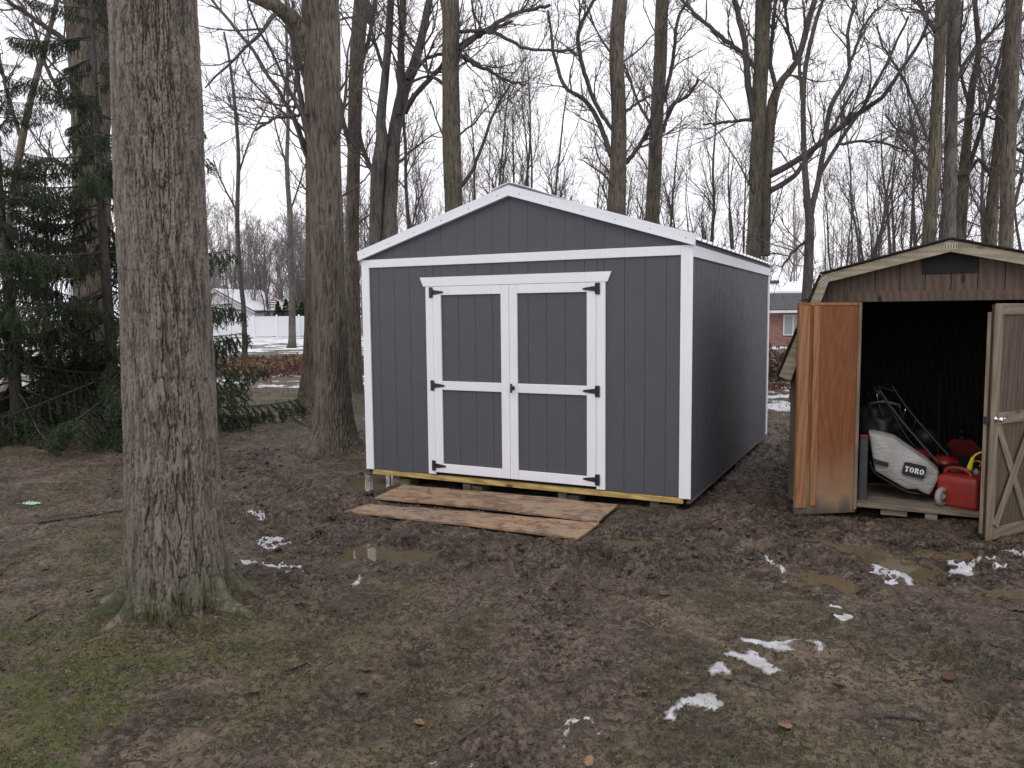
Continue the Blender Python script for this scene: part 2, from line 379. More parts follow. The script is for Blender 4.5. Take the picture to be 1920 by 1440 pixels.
def m_water():
    t = NT('puddle_water'); v = t.co('World'); c = t.mix(t.noise(v, 2.4, 4), (.085, .066, .038), (.125, .099, .060))
    t.bump(t.noise(v, 9, 2), .05, .004); m = t.out(c, .03, .5); t.b.inputs['IOR'].default_value = 1.33; return m
M['water'] = m_water()
def m_plank():
    t = NT('muddy_plywood'); v = t.co('Object', rnd=True); vs_ = t.co('Object', (1.3, 9, 9), rnd=True)
    g = t.noise(t.co('Object', (2.0, 40, 40), rnd=True), 1, 5, .6)
    c = t.mix(g, (.27, .19, .132), (.355, .26, .185)); c = t.mix(t.ramp(t.noise(v, 1.1, 3), [(.45, 0), (.6, .5)]), c, (.44, .24, .10))
    smear = t.ramp(t.noise(v, 2.6, 7, .68, .5), [(.46, 0), (.56, .55)])
    c = t.mix(smear, c, (.25, .165, .115)); foot = t.ramp(t.noise(t.co('Object', (1, 1.6, 1), rnd=True), 5.0, 10, .74, .7), [(.49, 0), (.575, .9)])
    c = t.mix(foot, c, (.150, .098, .070)); hh = t.math('ADD', t.math('MULTIPLY', foot, 1.0), t.math('MULTIPLY', g, .12)); t.bump(hh, .6, .006)
    return t.out(c, t.ramp(foot, [(0, .75), (1, .5)]), .35)
M['plank'] = m_plank()
def m_plyinner():
    """bare plywood, weathered grey and damp along the lower edge"""
    t = NT('bare_plywood'); v = t.co('Object', (7, 7, .9)); w = t.noise(v, 1.9, 7, .66, 2.4); g = t.noise(t.co('Object', (90, 90, 5)), 1, 4)
    c = t.mix(t.ramp(w, [(.32, 0), (.68, 1)]), (.140, .048, .019), (.270, .108, .044)); c = t.mix(t.math('MULTIPLY', g, .35), c, (.16, .062, .025))
    z = t.sep(t.co('Object'), 2); z = t.math('ADD', z, .965); e = t.math('ADD', z, t.math('MULTIPLY', t.math('SUBTRACT', t.noise(t.co('Object', (5, 5, 1.5)), 1.3, 5), .5), .5))
    c = t.mix(t.ramp(e, [(.18, .85), (.62, 0)]), c, (.30, .20, .12)); c = t.mix(t.ramp(e, [(.02, .9), (.20, 0)]), c, (.075, .07, .06))
    t.bump(t.math('ADD', w, g), .25, .002); return t.out(c, .75, .3)
M['ply_inner'] = m_plyinner()
M['raw_strip'] = m_wood('bare_pine_strip', (.22, .095, .042), (.33, .155, .07), 1, 2, True, .75, (.25, .17, .11), .5)
def m_brick():
    t = NT('red_brick_wall'); b = t.n('ShaderNodeTexBrick'); t.set(b.inputs['Vector'], t.co('Object', (1, 1, 1), (math.pi/2, 0, 0)))
    b.inputs['Scale'].default_value = 1; b.inputs['Brick Width'].default_value = .21; b.inputs['Row Height'].default_value = .075; b.inputs['Mortar Size'].default_value = .010
    t.set(b.inputs['Color1'], (.25, .085, .06)); t.set(b.inputs['Color2'], (.33, .15, .11)); t.set(b.inputs['Mortar'], (.34, .30, .28)); return t.out(b.outputs[0], .85, .2)
M['brick'] = m_brick()
def m_glass_dark():
    t = NT('window_glass'); return t.out((.30, .33, .34), .08, .5)
M['pane'] = m_glass_dark()
M['curtain'] = m_plain('pale_curtain', (.6, .6, .58), .8, .2, 0, .1, 3, 0)
def m_bag():
    t = NT('dusty_white_canvas'); v = t.co('Object'); c = t.mix(t.ramp(t.noise(v, 5, 6, .65), [(.40, 0), (.75, .65)]), (.42, .41, .405), (.20, .165, .125))
    f = t.noise(t.co('Object', (3, 3, 9)), 2.2, 3, .5, 1.2); w = t.noise(v, 400, 2); t.bump(t.math('ADD', f, t.math('MULTIPLY', w, .08)), .7, .02); return t.out(c, .85, .2)
M['bag'] = m_bag()
def m_ground():
    t = NT('muddy_ground'); P = t.co('World'); n1 = t.noise(P, .9, 6, .62); n2 = t.noise(P, 6.5, 7, .68); n3 = t.noise(P, 38, 6, .7)
    churn = t.attr('churn'); grass = t.attr('grass'); snow = t.attr('snow'); lit = t.attr('litter'); moss = t.attr('moss')
    dry = t.mix(t.ramp(n2, [(.36, 0), (.62, 1)]), (.050, .034, .025), (.138, .099, .068)); dry = t.mix(t.ramp(t.noise(P, 1.9, 7, .7, .6), [(.45, 0), (.58, .85)]), dry, (.200, .147, .101)); dry = t.mix(t.ramp(n1, [(.36, .5), (.50, 0)]), dry, (.050, .035, .026))
    wet = t.mix(t.ramp(n2, [(.34, 0), (.68, 1)]), (.034, .0225, .0165), (.128, .089, .063)); wet = t.mix(t.ramp(t.noise(P, 2.6, 6, .7, .8), [(.47, 0), (.60, .8)]), wet, (.165, .121, .088)); c = t.mix(churn, dry, wet)
    crumb = t.math('MULTIPLY', t.ramp(t.noise(P, 21, 9, .74, .7), [(.505, 0), (.545, 1)]), t.ramp(t.noise(P, 3.2, 5, .65), [(.38, .08), (.62, .85)])); c = t.mix(crumb, c, (.021, .0145, .0115)); pale = t.math('MULTIPLY', t.ramp(t.noise(P, 13, 9, .72, .5), [(.53, 0), (.58, .8)]), t.ramp(t.noise(P, 1.4, 4, .6), [(.42, 0), (.6, 1)])); c = t.mix(pale, c, (.185, .137, .099)); c = t.mix(t.ramp(n3, [(.40, .8), (.47, 0)]), c, (.024, .017, .0135)); c = t.mix(t.ramp(t.noise(P, 85, 3, .7), [(.62, 0), (.67, .6)]), c, (.19, .145, .105))
    gc = t.mix(t.ramp(n3, [(.35, 0), (.65, 1)]), (.028, .033, .011), (.092, .094, .032)); gm = t.math('MULTIPLY', grass, t.ramp(t.noise(P, 19, 9, .78), [(.47, 0), (.56, .85)]), True); c = t.mix(gm, c, gc)
    mc = t.mix(t.ramp(n3, [(.35, 0), (.65, 1)]), (.032, .041, .008), (.128, .133, .028)); mm = t.math('MULTIPLY', moss, t.ramp(t.noise(P, 7, 9, .78), [(.42, 0), (.54, .9)]), True); c = t.mix(mm, c, mc)
    vor = t.n('ShaderNodeTexVoronoi'); t.set(vor.inputs['Vector'], P); vor.inputs['Scale'].default_value = 9
    lc = t.mix(t.sep(vor.outputs['Color'], 0), (.050, .028, .020), (.190, .118, .078)); c = t.mix(lit, c, lc)
    sm = t.ramp(t.math('ADD', snow, t.math('MULTIPLY', t.math('SUBTRACT', t.noise(P, 1.7, 7, .68), .5), 1.3)), [(.47, 0), (.56, 1)]); sm = t.math('MULTIPLY', sm, t.ramp(snow, [(.02, 0), (.15, 1)])); c = t.mix(sm, c, (.78, .79, .83))
    r = t.mix(churn, t.ramp(n2, [(.3, .62), (.7, .9)]), t.ramp(n2, [(.32, .14), (.60, .60)])); r = t.mix(sm, r, (.6, .6, .6))
    h = t.math('ADD', t.math('MULTIPLY', n2, .55), t.math('MULTIPLY', n3, .55)); t.bump(t.math('ADD', h, t.math('ADD', t.math('MULTIPLY', t.noise(P, 130, 4, .7), .25), t.math('MULTIPLY', crumb, .5))), 1.0, .028)
    return t.out(c, r, .38)
M['ground'] = m_ground()

# ------------------------------------------------------------------ terrain
def pxg(pts, ox=0, oy=0, k=1.0, z=0.0): return [tuple(gnd(ox+x/k, oy+y/k, z)[:2]) for x, y in pts]
ZB = (600, 880, 2.571); ZR = (1200, 900, 2.667); ZL = (0, 800, 2.25)
PUD = [
 ('olive brown puddle left of the plywood planks', pxg([(100, 405), (180, 358), (280, 370), (330, 398), (430, 388), (530, 402), (490, 437), (390, 442), (330, 432), (240, 427), (120, 428)], *ZB), .06),
 ('thin', pxg([(1340, 357), (1430, 343), (1560, 348), (1690, 343), (1640, 367), (1540, 382), (1440, 372)], *ZB), .05),
 ('long', pxg([(730, 285), (860, 288), (1000, 325), (1130, 342), (1250, 366), (1340, 415), (1480, 470), (1440, 505), (1300, 470), (1200, 425), (1060, 365), (900, 335), (780, 312)], *ZR), .035),
 ('r2', pxg([(1340, 360), (1500, 362), (1680, 376), (1660, 402), (1500, 405), (1400, 395)], *ZR), .025),
 ('wide', pxg([(1600, 556), (1720, 548), (1930, 556), (2000, 590), (1850, 598), (1700, 590)], *ZR), .014),
 ('small', pxg([(740, 500), (860, 505), (930, 528), (850, 542), (760, 535)], *ZR), .012),
 ('post', pxg([(655, 893), (690, 889), (735, 890), (745, 903), (715, 918), (675, 920), (655, 908)]), .04),
]
PATHS = [([(-4.2, 10.2), (-3.0, 8.6), (-1.5, 7.0), (.5, 6.3), (2.4, 6.4), (4.2, 5.7), (7, 4.6)], 1.25, 1.0),
         ([(2.2, 7.4), (3.1, 9.5), (4.2, 12.5)], .95, .9), ([(-3.2, 9.6), (-2.6, 12), (-1.8, 15)], 1.1, .7),
         ([(.1, 5.9), (.3, 4.9), (.25, 4.1), (.1, 3.3), (-.2, 2.3)], .42, .6), ([(-.35, 5.8), (-.45, 4.8), (-.75, 3.9), (-1.25, 3.0), (-1.9, 2.2)], .22, .45), ([(2.0, 5.7), (2.6, 4.6), (3.2, 4.0), (4.4, 3.6)], .5, .55), ([(-1.9, 6.6), (-1.6, 5.4), (-1.2, 4.9)], .45, .6)]
PLANKS = [[(-1.185, 8.445), (.994, 7.433), (.75, 6.85), (-1.39, 7.86)], [(-1.412, 7.66), (.747, 6.80), (.52, 6.344), (-1.60, 7.40)]]
TREE0 = gnd(335, 1150)
def churn_at(x, y):
    c = np.zeros(np.shape(x))
    wob = .35*perlin(x*1.3, y*1.3, 31)+.15*perlin(x*4, y*4, 32)
    for pts, w, a in PATHS:
        d, _ = path_d(x, y, pts); c = np.maximum(c, a*(1-sstep(.45*w, 1.25*w, d+wob*w)))
    return c
def sheds_flat(x, y):
    """1 under the sheds, where the ground was levelled"""
    c, s = math.cos(YAW), math.sin(YAW)
    def inside(px, py, w, d):
        u = (x-px)*c+(y-py)*s; v = -(x-px)*s+(y-py)*c
        return sstep(-.25, .05, u)*sstep(-.25, .05, w-u)*sstep(-.12, .1, v)*sstep(-.25, .05, d-v)
    return np.maximum(inside(-1.6472, 8.833, 3.66, 4.54), inside(2.65, 7.51, 2.55, 2.6))
def base_z(x, y):
    far = sstep(14, 40, y)
    z = (.022*perlin(x*.42, y*.42, 3)+.035*perlin(x*.16, y*.16, 5))*(1-far)
    z = z+.055*np.exp(-((x-1.75)**2+(y-7.0)**2)/.5)
    for seg in ([(2.55, 7.25), (3.2, 7.2)], [(3.75, 6.35), (4.45, 6.65)]):
        d, _ = path_d(x, y, seg); z = z-.055*np.exp(-(d/.22)**2)
    d0 = np.hypot(x-TREE0[0], y-TREE0[1]); z = z+.10*np.exp(-(d0/.75)**2)
    return z-.015*sheds_flat(x, y)
_rb = np.random.default_rng(5); BOOTS = []
for pts, n_ in (([(-1.7, 6.9), (.6, 6.0), (2.6, 6.2), (4.2, 5.9)], 34), ([(.2, 5.8), (.3, 4.2), (-.1, 2.6)], 16), ([(1.4, 5.2), (2.6, 3.9), (3.4, 3.4)], 18), ([(-2.2, 7.6), (-1.6, 5.6), (-.6, 4.2)], 14)):
    for k_ in range(n_):
        j_ = _rb.integers(len(pts)-1); t_ = _rb.uniform(); BOOTS.append((pts[j_][0]*(1-t_)+pts[j_+1][0]*t_+_rb.normal()*.28, pts[j_][1]*(1-t_)+pts[j_+1][1]*t_+_rb.normal()*.22, _rb.uniform(0, 6.28), _rb.uniform(.016, .034)))
PUDZ = []
for nm, poly, dep in PUD:
    cx = np.mean([p[0] for p in poly]); cy = np.mean([p[1] for p in poly]); PUDZ.append(float(base_z(np.array([cx]), np.array([cy]))[0]))
def ground_z(x, y, masks=False):
    x = np.asarray(x, float); y = np.asarray(y, float); z = base_z(x, y); ch = churn_at(x, y); near = 1-sstep(16, 34, y)
    wx = x+.05*perlin(x*5, y*5, 41); wy = y+.05*perlin(x*5, y*5, 42)
    clod = .050*(.5-np.abs(perlin(wx*3.3, wy*3.3, 50)))+.060*(.42-np.abs(perlin(wx*7, wy*7, 51)))+.034*(.4-np.abs(perlin(wx*15, wy*15, 52)))+.014*perlin(wx*36, wy*36, 53)+.005*perlin(wx*75, wy*75, 54)
    soft = .016*perlin(x*2.2, y*2.2, 60)+.015*perlin(x*6, y*6, 61)+.011*perlin(wx*13, wy*13, 62)+.008*perlin(wx*31, wy*31, 63)+.004*perlin(x*70, y*70, 64)
    amp = .62+.6*perlin(x*.9, y*.9, 70)
    z = z+near*(ch*clod*1.15*np.clip(amp+.35, .35, 1.3)+(1-.75*ch)*soft)
    # wheel ruts with lug marks
    for pts, w, a in PATHS[:1]:
        for off in (-.55, .35):
            q = [(px+off*.35, py+off*.9) for px, py in pts]; d, s_ = path_d(x, y, q); d = d+.06*perlin(x*2, y*2, 80)
            z = z-near*.030*np.exp(-(d/.13)**2)*np.clip(.55+perlin(x*.8, y*.8, 81), 0, 1)+near*.016*np.exp(-((np.abs(d)-.21)/.06)**2)*np.clip(.5+perlin(x*1.1, y*1.1, 82), 0, 1)
            z = z+near*.007*np.sin(s_*52+np.abs(d)*30)*np.exp(-(d/.12)**2)
    for pts, w, a in PATHS[3:]:
        d, s_ = path_d(x, y, pts); d = d+.04*perlin(x*2.5, y*2.5, 83); on = np.clip(.6+1.2*perlin(x*.9, y*.9, 84), .1, 1); z = z-near*.034*on*np.exp(-(d/.12)**2)+near*.020*on*np.exp(-((np.abs(d)-.19)/.06)**2)+near*.009*on*np.sin(s_*48+d*25)*np.exp(-(d/.13)**2)
    for bx_, by_, ba_, bd_ in BOOTS:
        m = (np.abs(x-bx_) < .26) & (np.abs(y-by_) < .26)
        if m.any():
            u_ = (x[m]-bx_)*math.cos(ba_)+(y[m]-by_)*math.sin(ba_); v_ = -(x[m]-bx_)*math.sin(ba_)+(y[m]-by_)*math.cos(ba_); wd_ = .052+.012*np.sin(u_*16+.6)
            q_ = np.sqrt((u_/.15)**4+(v_/wd_)**4)**.5; z[m] = z[m]-bd_*(1-sstep(.75, 1.05, q_))+.35*bd_*np.exp(-((q_-1.3)/.25)**2)+.004*np.sin(u_*160)*(q_ < .85)
    for (nm, poly, dep), pz in zip(PUD, PUDZ):
        xs = [p[0] for p in poly]; ys = [p[1] for p in poly]
        m = (x > min(xs)-.5) & (x < max(xs)+.5) & (y > min(ys)-.5) & (y < max(ys)+.5)
        if m.any():
            s = poly_sd(x[m], y[m], poly)+.05*perlin(x[m]*3.5, y[m]*3.5, 90)+.025*perlin(x[m]*11, y[m]*11, 91)
            k = sstep(-.14, .06, s); zz = z[m]; z[m] = zz*(1-k)+k*(pz-dep+.30*(zz-pz))
    for poly in PLANKS:
        xs = [p[0] for p in poly]; ys = [p[1] for p in poly]
        m = (x > min(xs)-.3) & (x < max(xs)+.3) & (y > min(ys)-.3) & (y < max(ys)+.3)
        if m.any():
            k = sstep(-.10, .03, poly_sd(x[m], y[m], poly)); z[m] = z[m]*(1-k)+k*(.002+.3*np.minimum(z[m], .015))
    k = sheds_flat(x, y); z = z*(1-k)+k*np.minimum(z, .03)
    if not masks: return z
    for nm, poly, dep in PUD:
        cxy = np.mean(poly, 0); m = np.hypot(x-cxy[0], y-cxy[1]) < 2.2
        if m.any(): ch[m] = np.maximum(ch[m], sstep(-.45, -.05, poly_sd(x[m], y[m], poly)+.12*perlin(x[m]*4, y[m]*4, 95)))
    n = perlin(x*.8, y*.8, 100)+.5*perlin(x*2.1, y*2.1, 101)+.25*perlin(x*5, y*5, 102)
    g = sstep(.0, .55, n+.22+.25*sstep(3.6, 2.2, y)*0)*(1-sstep(.15, .6, ch))*(1-sstep(14, 22, y))
    left = sstep(-2.0, -3.6, x)*(1-sstep(9.3, 11, y)); g = np.clip(g*(.62+.6*left)+.35*left*sstep(-.3, .4, n), 0, 1)
    lawn = sstep(11.5, 13.5, y)*(1-sstep(.2, .7, ch))*sstep(-.7, .2, n+.3); g = np.maximum(g, .9*lawn)
    mo = np.exp(-(d0_(x, y)/1.15)**2)*1.1*sstep(-.5, .25, n+.2)+.8*sstep(-1.0, -1.9, x)*(1-sstep(3.4, 4.4, y))*sstep(-.35, .3, n); mo = np.clip(mo, 0, 1)*(1-.8*ch)*(.35+.65*sstep(.45, .85, np.hypot(x-TREE0[0], y-TREE0[1])+.2*n))
    n2 = perlin(x*.22, y*.5, 110)+.6*perlin(x*.6, y*1.1, 111)
    sn = sstep(17, 23, y)*np.clip(.50+.35*n2, 0, 1); sn = np.maximum(sn, sstep(42, 50, y)*np.clip(.62+.35*n2, 0, 1)); sn = np.maximum(sn, .62*sstep(4.2, 5.0, x)*(1-sstep(9.5, 11, x))*sstep(14.2, 15.2, y)*(1-sstep(24, 26, y))*np.clip(.75+.9*perlin(x*.5, y*.9, 115), 0, 1.2)); sn = sn*(1-.75*sstep(64, 90, y))
    li = sstep(24, 27, y)*(1-sstep(36, 40, y))*np.clip(.55+.6*perlin(x*.3, y*.4, 120), 0, 1); li = np.maximum(li, .35*sstep(16, 20, y)*sstep(.1, .6, perlin(x*.5, y*.5, 121))); sn = sn*(1-.55*li); li = np.maximum(li, .12*(1-sstep(.4, .85, np.hypot(x-TREE0[0]-.05, y-TREE0[1]+.15)+.2*n)))
    return z, ch, g, mo, sn, li
def d0_(x, y): return np.hypot(x-TREE0[0]+.25, y-TREE0[1]+.3)

ys = [1.55]
while ys[-1] < 13: ys.append(ys[-1]+max(.008, .0037*ys[-1]))
while ys[-1] < 900: ys.append(ys[-1]*1.022)
back = [-60, -30, -15, -8, -5, -3, -1.5, -.5, .2, .7, 1.0, 1.2, 1.35, 1.45]
ys = np.array(back+ys); NX = 850; tt = np.linspace(-1, 1, NX)
hw = 2.4+.74*np.maximum(ys, 0)+1.2*np.maximum(-ys, 0)
X = tt[None, :]*hw[:, None]; Y = np.repeat(ys[:, None], NX, 1)
Z, CH, GR, MO, SN, LI = ground_z(X.ravel(), Y.ravel(), True)
nr = len(ys); i, k = np.meshgrid(np.arange(nr-1), np.arange(NX-1), indexing='ij')
Q = np.stack([i*NX+k, i*NX+k+1, (i+1)*NX+k+1, (i+1)*NX+k], -1).reshape(-1, 4)
# thin the far rows sideways: beyond 14 m every fourth column is enough
cut = int(np.searchsorted(ys, 14.0))
near_rows = Q[:(cut)*(NX-1)]
sub = np.arange(0, NX, 4); sub = np.append(sub, NX-1) if sub[-1] != NX-1 else sub
i, k = np.meshgrid(np.arange(cut, nr-1), np.arange(len(sub)-1), indexing='ij')
farq = np.stack([i*NX+sub[k], i*NX+sub[k+1], (i+1)*NX+sub[k+1], (i+1)*NX+sub[k]], -1).reshape(-1, 4)
used = np.zeros(nr*NX, bool); FQ = np.concatenate([near_rows, farq]); used[FQ.ravel()] = True
remap = np.cumsum(used)-1
link('ground', mesh_np('ground', np.stack([X.ravel(), Y.ravel(), Z], 1)[used], [remap[FQ]], M['ground'], True,
     dict(churn=CH[used], grass=GR[used], moss=MO[used], snow=SN[used], litter=LI[used])), kind='structure')
def gz(x, y): return float(ground_z(np.array([x]), np.array([y]))[0])

for (nm, poly, dep), pz in zip(PUD, PUDZ):
    P = np.array(poly); lo = P.min(0)-.35; hi = P.max(0)+.35; lev = pz-dep*.22; cs = .02
    gx_, gy_ = np.meshgrid(np.arange(lo[0], hi[0], cs), np.arange(lo[1], hi[1], cs)); shp = gx_.shape
    ok = ((ground_z(gx_.ravel(), gy_.ravel()) < lev+.012) & (poly_sd(gx_.ravel(), gy_.ravel(), poly) > -.20)).reshape(shp)
    cm = ok[:-1, :-1] | ok[1:, :-1] | ok[:-1, 1:] | ok[1:, 1:]; ii, kk = np.nonzero(cm); n = shp[1]
    Qd = np.stack([ii*n+kk, ii*n+kk+1, (ii+1)*n+kk+1, (ii+1)*n+kk], 1); u, inv = np.unique(Qd, return_inverse=True)
    link('puddle', mesh_np('puddle', np.stack([gx_.ravel()[u], gy_.ravel()[u], np.full(len(u), lev)], 1), [inv.reshape(-1, 4)], M['water']), kind='structure')

# ------------------------------------------------------------------ the new shed
W, D = 3.66, 4.54
S = thing('garden_shed', 'dark grey gabled shed with white trim and white double doors', 'shed', (-1.6472, 8.833, .15), YAW)
def grp(name, parent, loc=(0, 0, 0), rz=0): return link(name, None, parent, loc, (0, 0, rz))
SL = (2.8825-2.318)/1.83
def under_roof(x): return 2.318+SL*(1.83-abs(x-1.83))
grooves = [0.019]+[1.815+.2*k for k in range(-8, 10) if .1 < 1.815+.2*k < 3.6]+[W-.019]
G = .0022
fw = grp('front_wall', S)
box('sheathing', fw, .02, .91, .0315, .045, 0, 2.30, M['siding']); box('sheathing', fw, 2.745, 3.64, .0315, .045, 0, 2.30, M['siding']); box('sheathing', fw, .911, 2.744, .0315, .045, 2.02, 2.30, M['siding'])
for a, b in zip(grooves[:-1], grooves[1:]):
    segs = []
    if a < .91: segs.append((a, min(b, .91), 0.0))
    if b > 2.745: segs.append((max(a, 2.745), b, 0.0))
    if b > .91 and a < 2.745: segs.append((max(a, .911), min(b, 2.744), 2.016))
    for u, v, z0 in segs:
        if v-u > .02: box('siding_board', fw, u+G/2, v-G/2, .019, .031, z0, 2.24, M['siding'], .002)
gw = grp('gable', S)
prism('sheathing', gw, [(.03, 2.305), (3.63, 2.305), (1.83, 2.87)], .0315, .045, M['siding'])
for a, b in zip(grooves[:-1], grooves[1:]):
    a += G/2; b -= G/2; pts = [(a, 2.31), (b, 2.31), (b, under_roof(b)+.02)]
    if a < 1.83 < b: pts.append((1.83, under_roof(1.83)+.02))
    pts.append((a, under_roof(a)+.02)); prism('siding_board', gw, pts, .019, .031, M['siding'])
box('trim_band', S, .1005, 3.5505, 0, .0185, 2.231, 2.318, M['white'], .003)
box('corner_post', S, 0, .1, 0, .0185, -.004, 2.318, M['white'], .003); box('corner_post', S, 3.551, W, 0, .0185, -.006, 2.318, M['white'], .003)
# door casing with flared head board
box('door_casing', S, .825, .915, -.001, .018, .008, 2.0095, M['white'], .003); box('door_casing', S, 2.7405, 2.8305, -.001, .018, .008, 2.0095, M['white'], .003)
prism('door_head', S, [(.801, 2.0125), (2.852, 2.0125), (2.892, 2.107), (.759, 2.107)], -.004, .018, M['white'])
def hinge(parent, x, z, sg):
    V1, F1 = prism_np([(x-sg*.04, z-.055), (x-sg*.04, z+.055), (x-sg*.002, z+.055), (x-sg*.002, z+.026), (x+sg*.06, z+.019), (x+sg*.125, z+.009), (x+sg*.137, z), (x+sg*.125, z-.009), (x+sg*.06, z-.019), (x-sg*.002, z-.026), (x-sg*.002, z-.055)], -.012, -.007)
    V2, F2 = prism_np([(x-.006, z-.05), (x+.006, z-.05), (x+.006, z+.05), (x-.006, z+.05)], -.018, -.0121); pieces = [(V1, F1), (V2, F2)]
    for u, v in ((-.022, .04), (-.022, -.04), (.03, 0), (.1, 0)):
        pieces.append(prism_np([(x+sg*u+.005*math.cos(t*1.047), z+v+.005*math.sin(t*1.047)) for t in range(6)], -.0145, -.0121))
    V = []; Fc = []
    for v_, f_ in pieces: o_ = len(V); V += v_; Fc += [[i_+o_ for i_ in g] for g in f_]
    me = bpy.data.meshes.new('hinge'); me.from_pydata(V, [], Fc); me.update(); me.materials.append(M['black_metal']); link('hinge', me, parent)
def door(x0, x1, inner, hx, sg, label):
    d = link('door', None, S, label=label)
    box('backing', d, x0+.004, x1-.004, .029, .045, .036, 2.003, M['siding'])
    lo, hi = (x0+.096, inner) if sg > 0 else (inner, x1-.093)
    xs = [lo]+[q for q in grooves if lo+.03 < q < hi-.03]+[hi]
    for z0, z1 in ((.120, .930), (1.008, 1.925)):
        for a, b in zip(xs[:-1], xs[1:]):
            if b-a > .02: box('siding_board', d, a-.008 if a == lo else a+G/2, b+.008 if b == hi else b-G/2, .0165, .0285, z0, z1, M['siding'])
    box('stile', d, x0, lo, -.005, .016, .033, 2.008, M['white'], .003); box('stile', d, hi, x1, -.005, .016, .033, 2.008, M['white'], .003)
    for z0, z1 in ((.033, .129), (.922, 1.015), (1.918, 2.008)): box('rail', d, lo+.0006, hi-.0006, -.0045, .0155, z0, z1, M['white'], .003)
    for z in (.103, .966, 1.948): hinge(d, hx, z, sg)
    return d
dl = door(.9175, 1.8105, 1.718, .916, 1, 'left leaf of the white framed double door'); dr = door(1.8135, 2.738, 1.902, 2.7395, -1, 'right leaf of the white framed double door with black latch')
hd = link('handle', lathe_me('handle', [(0, -.010), (.024, -.010), (.022, -.018), (.010, -.022), (.010, -.042), (0, -.043)], M['black_metal'], 16, 'y'), dr, (1.851, 0, .969))
weld(hd, box_me(.020, .014, .092, M['black_metal'], .004), (0, -.047, 0))
# right, left and rear walls
for nm, xa, xb, xs0 in (('side_wall', W-.031, W-.019, W-.047), ('side_wall', .019, .031, .033)):
    w = grp(nm, S); box('sheathing', w, min(xs0, xs0+.014), max(xs0, xs0+.014), .05, D-.05, 0, 2.28, M['siding'])
    yy = .0195
    while yy < D-.11:
        y2 = min(yy+.2, D-.11); box('siding_board', w, xa, xb, yy+(.0025 if yy > .05 else 0), y2-.0025, -.04, 2.26, M['siding']); yy = y2
rw = grp('rear_wall', S); x = .035
while x < W-.04:
    x2 = min(x+.2, W-.035); box('siding_board', rw, x+G/2, x2-G/2, D-.031, D-.019, 0, 2.30, M['siding']); x = x2
prism('siding_board', rw, [(.03, 2.302), (3.63, 2.302), (1.83, 2.86)], D-.031, D-.019, M['siding'])
for xa, xb in ((W-.0185, W), (0, .0185)): box('corner_post', S, xa, xb, D-.105, D, -.03, 2.2095, M['white'], .003)
for xa, xb in ((.019, .1), (W-.1, W-.019)): box('corner_post', S, xa, xb, D-.0185, D, -.03, 2.318, M['white'], .003)
# eave boards, roof, rake trim
for xa, xb in ((W-.0175, W+.006), (-.006, .0175)): box('eave_board', S, xa, xb, .02, D, 2.212, 2.318, M['white_metal'], .003)
ang = math.atan(SL)
for sg in (-1, 1):
    r = grp('roof', S); ex = 1.83+sg*1.875; ez = 2.372-SL*.045; rx, rz_ = 1.83, 2.372+SL*1.83
    d = np.array([ex-rx, 0, ez-rz_]); L = np.linalg.norm(d); u = d/L; nrm = np.array([-u[2], 0, u[0]])*sg; nrm = nrm if nrm[2] > 0 else -nrm
    for kk in range(5):                                       # ribbed sheets
        y0, y1 = .012+kk*(D+.02)/5, .012+(kk+1)*(D+.02)/5-.001; prof = []
        wd = y1-y0; m_ = 4
        for q in range(m_):
            c = y0+wd*(q+.5)/m_; prof += [(y0+wd*q/m_, 0), (c-.032, 0), (c-.014, .022), (c+.014, .022), (c+.032, 0)]
        prof.append((y1, 0)); top = [np.array([rx, y, rz_])+nrm*h for y, h in prof]; bot = [p-nrm*.004 for p in top]
        A = np.array(top); V = np.vstack([A, A+d, np.array(bot), np.array(bot)+d]); n = len(A); q_ = []
        for j in range(n-1): q_ += [[j, j+1, n+j+1, n+j], [2*n+j+1, 2*n+j, 3*n+j, 3*n+j+1], [n+j, n+j+1, 3*n+j+1, 3*n+j]]
        link('metal_sheet', mesh_np('metal_sheet', V, [q_], M['white_metal'], False), r)
    # roof deck under the sheets
    prism('roof_deck', r, [(1.83, 2.318+SL*1.83+.0), (1.83+sg*1.83, 2.318), (1.83+sg*1.83, 2.362), (1.83, 2.362+SL*1.83)], .0195, D-.02, M['siding'])
    t = prism('rake_trim', S, [(1.83, 2.8825), (1.83+sg*1.848, 2.8825-SL*1.848), (1.83+sg*1.858, 2.8825-SL*1.848+.098), (1.83, 2.982)] if sg > 0 else [(1.8295, 2.8825), (1.83-1.848, 2.8825-SL*1.848), (1.83-1.858, 2.8825-SL*1.848+.098), (1.8295, 2.982)], -.030, .0185, M['white_metal'])
    prism('trim_lip', t, [(1.83+sg*.002, 2.880), (1.83+sg*1.846, 2.880-SL*1.844), (1.83+sg*1.846, 2.896-SL*1.844), (1.83+sg*.002, 2.896)], -.037, -.0302, M['white_metal'])
    for q in range(6):
        xx = .12+q*.33; link('screw', lathe_me('screw', [(0, -.0345), (.005, -.034), (.006, -.030)], M['screw'], 8, 'y'), t, (1.83+sg*xx, 0, 2.925-SL*xx))
# ridge cap
prism('ridge_cap', S, [(1.62, 2.999-SL*.21+.012), (1.83, 2.999+.012), (2.04, 2.999-SL*.21+.012), (2.04, 2.999-SL*.21+.018), (1.83, 2.999+.019), (1.62, 2.999-SL*.21+.018)], -.02, D+.04, M['white_metal'])
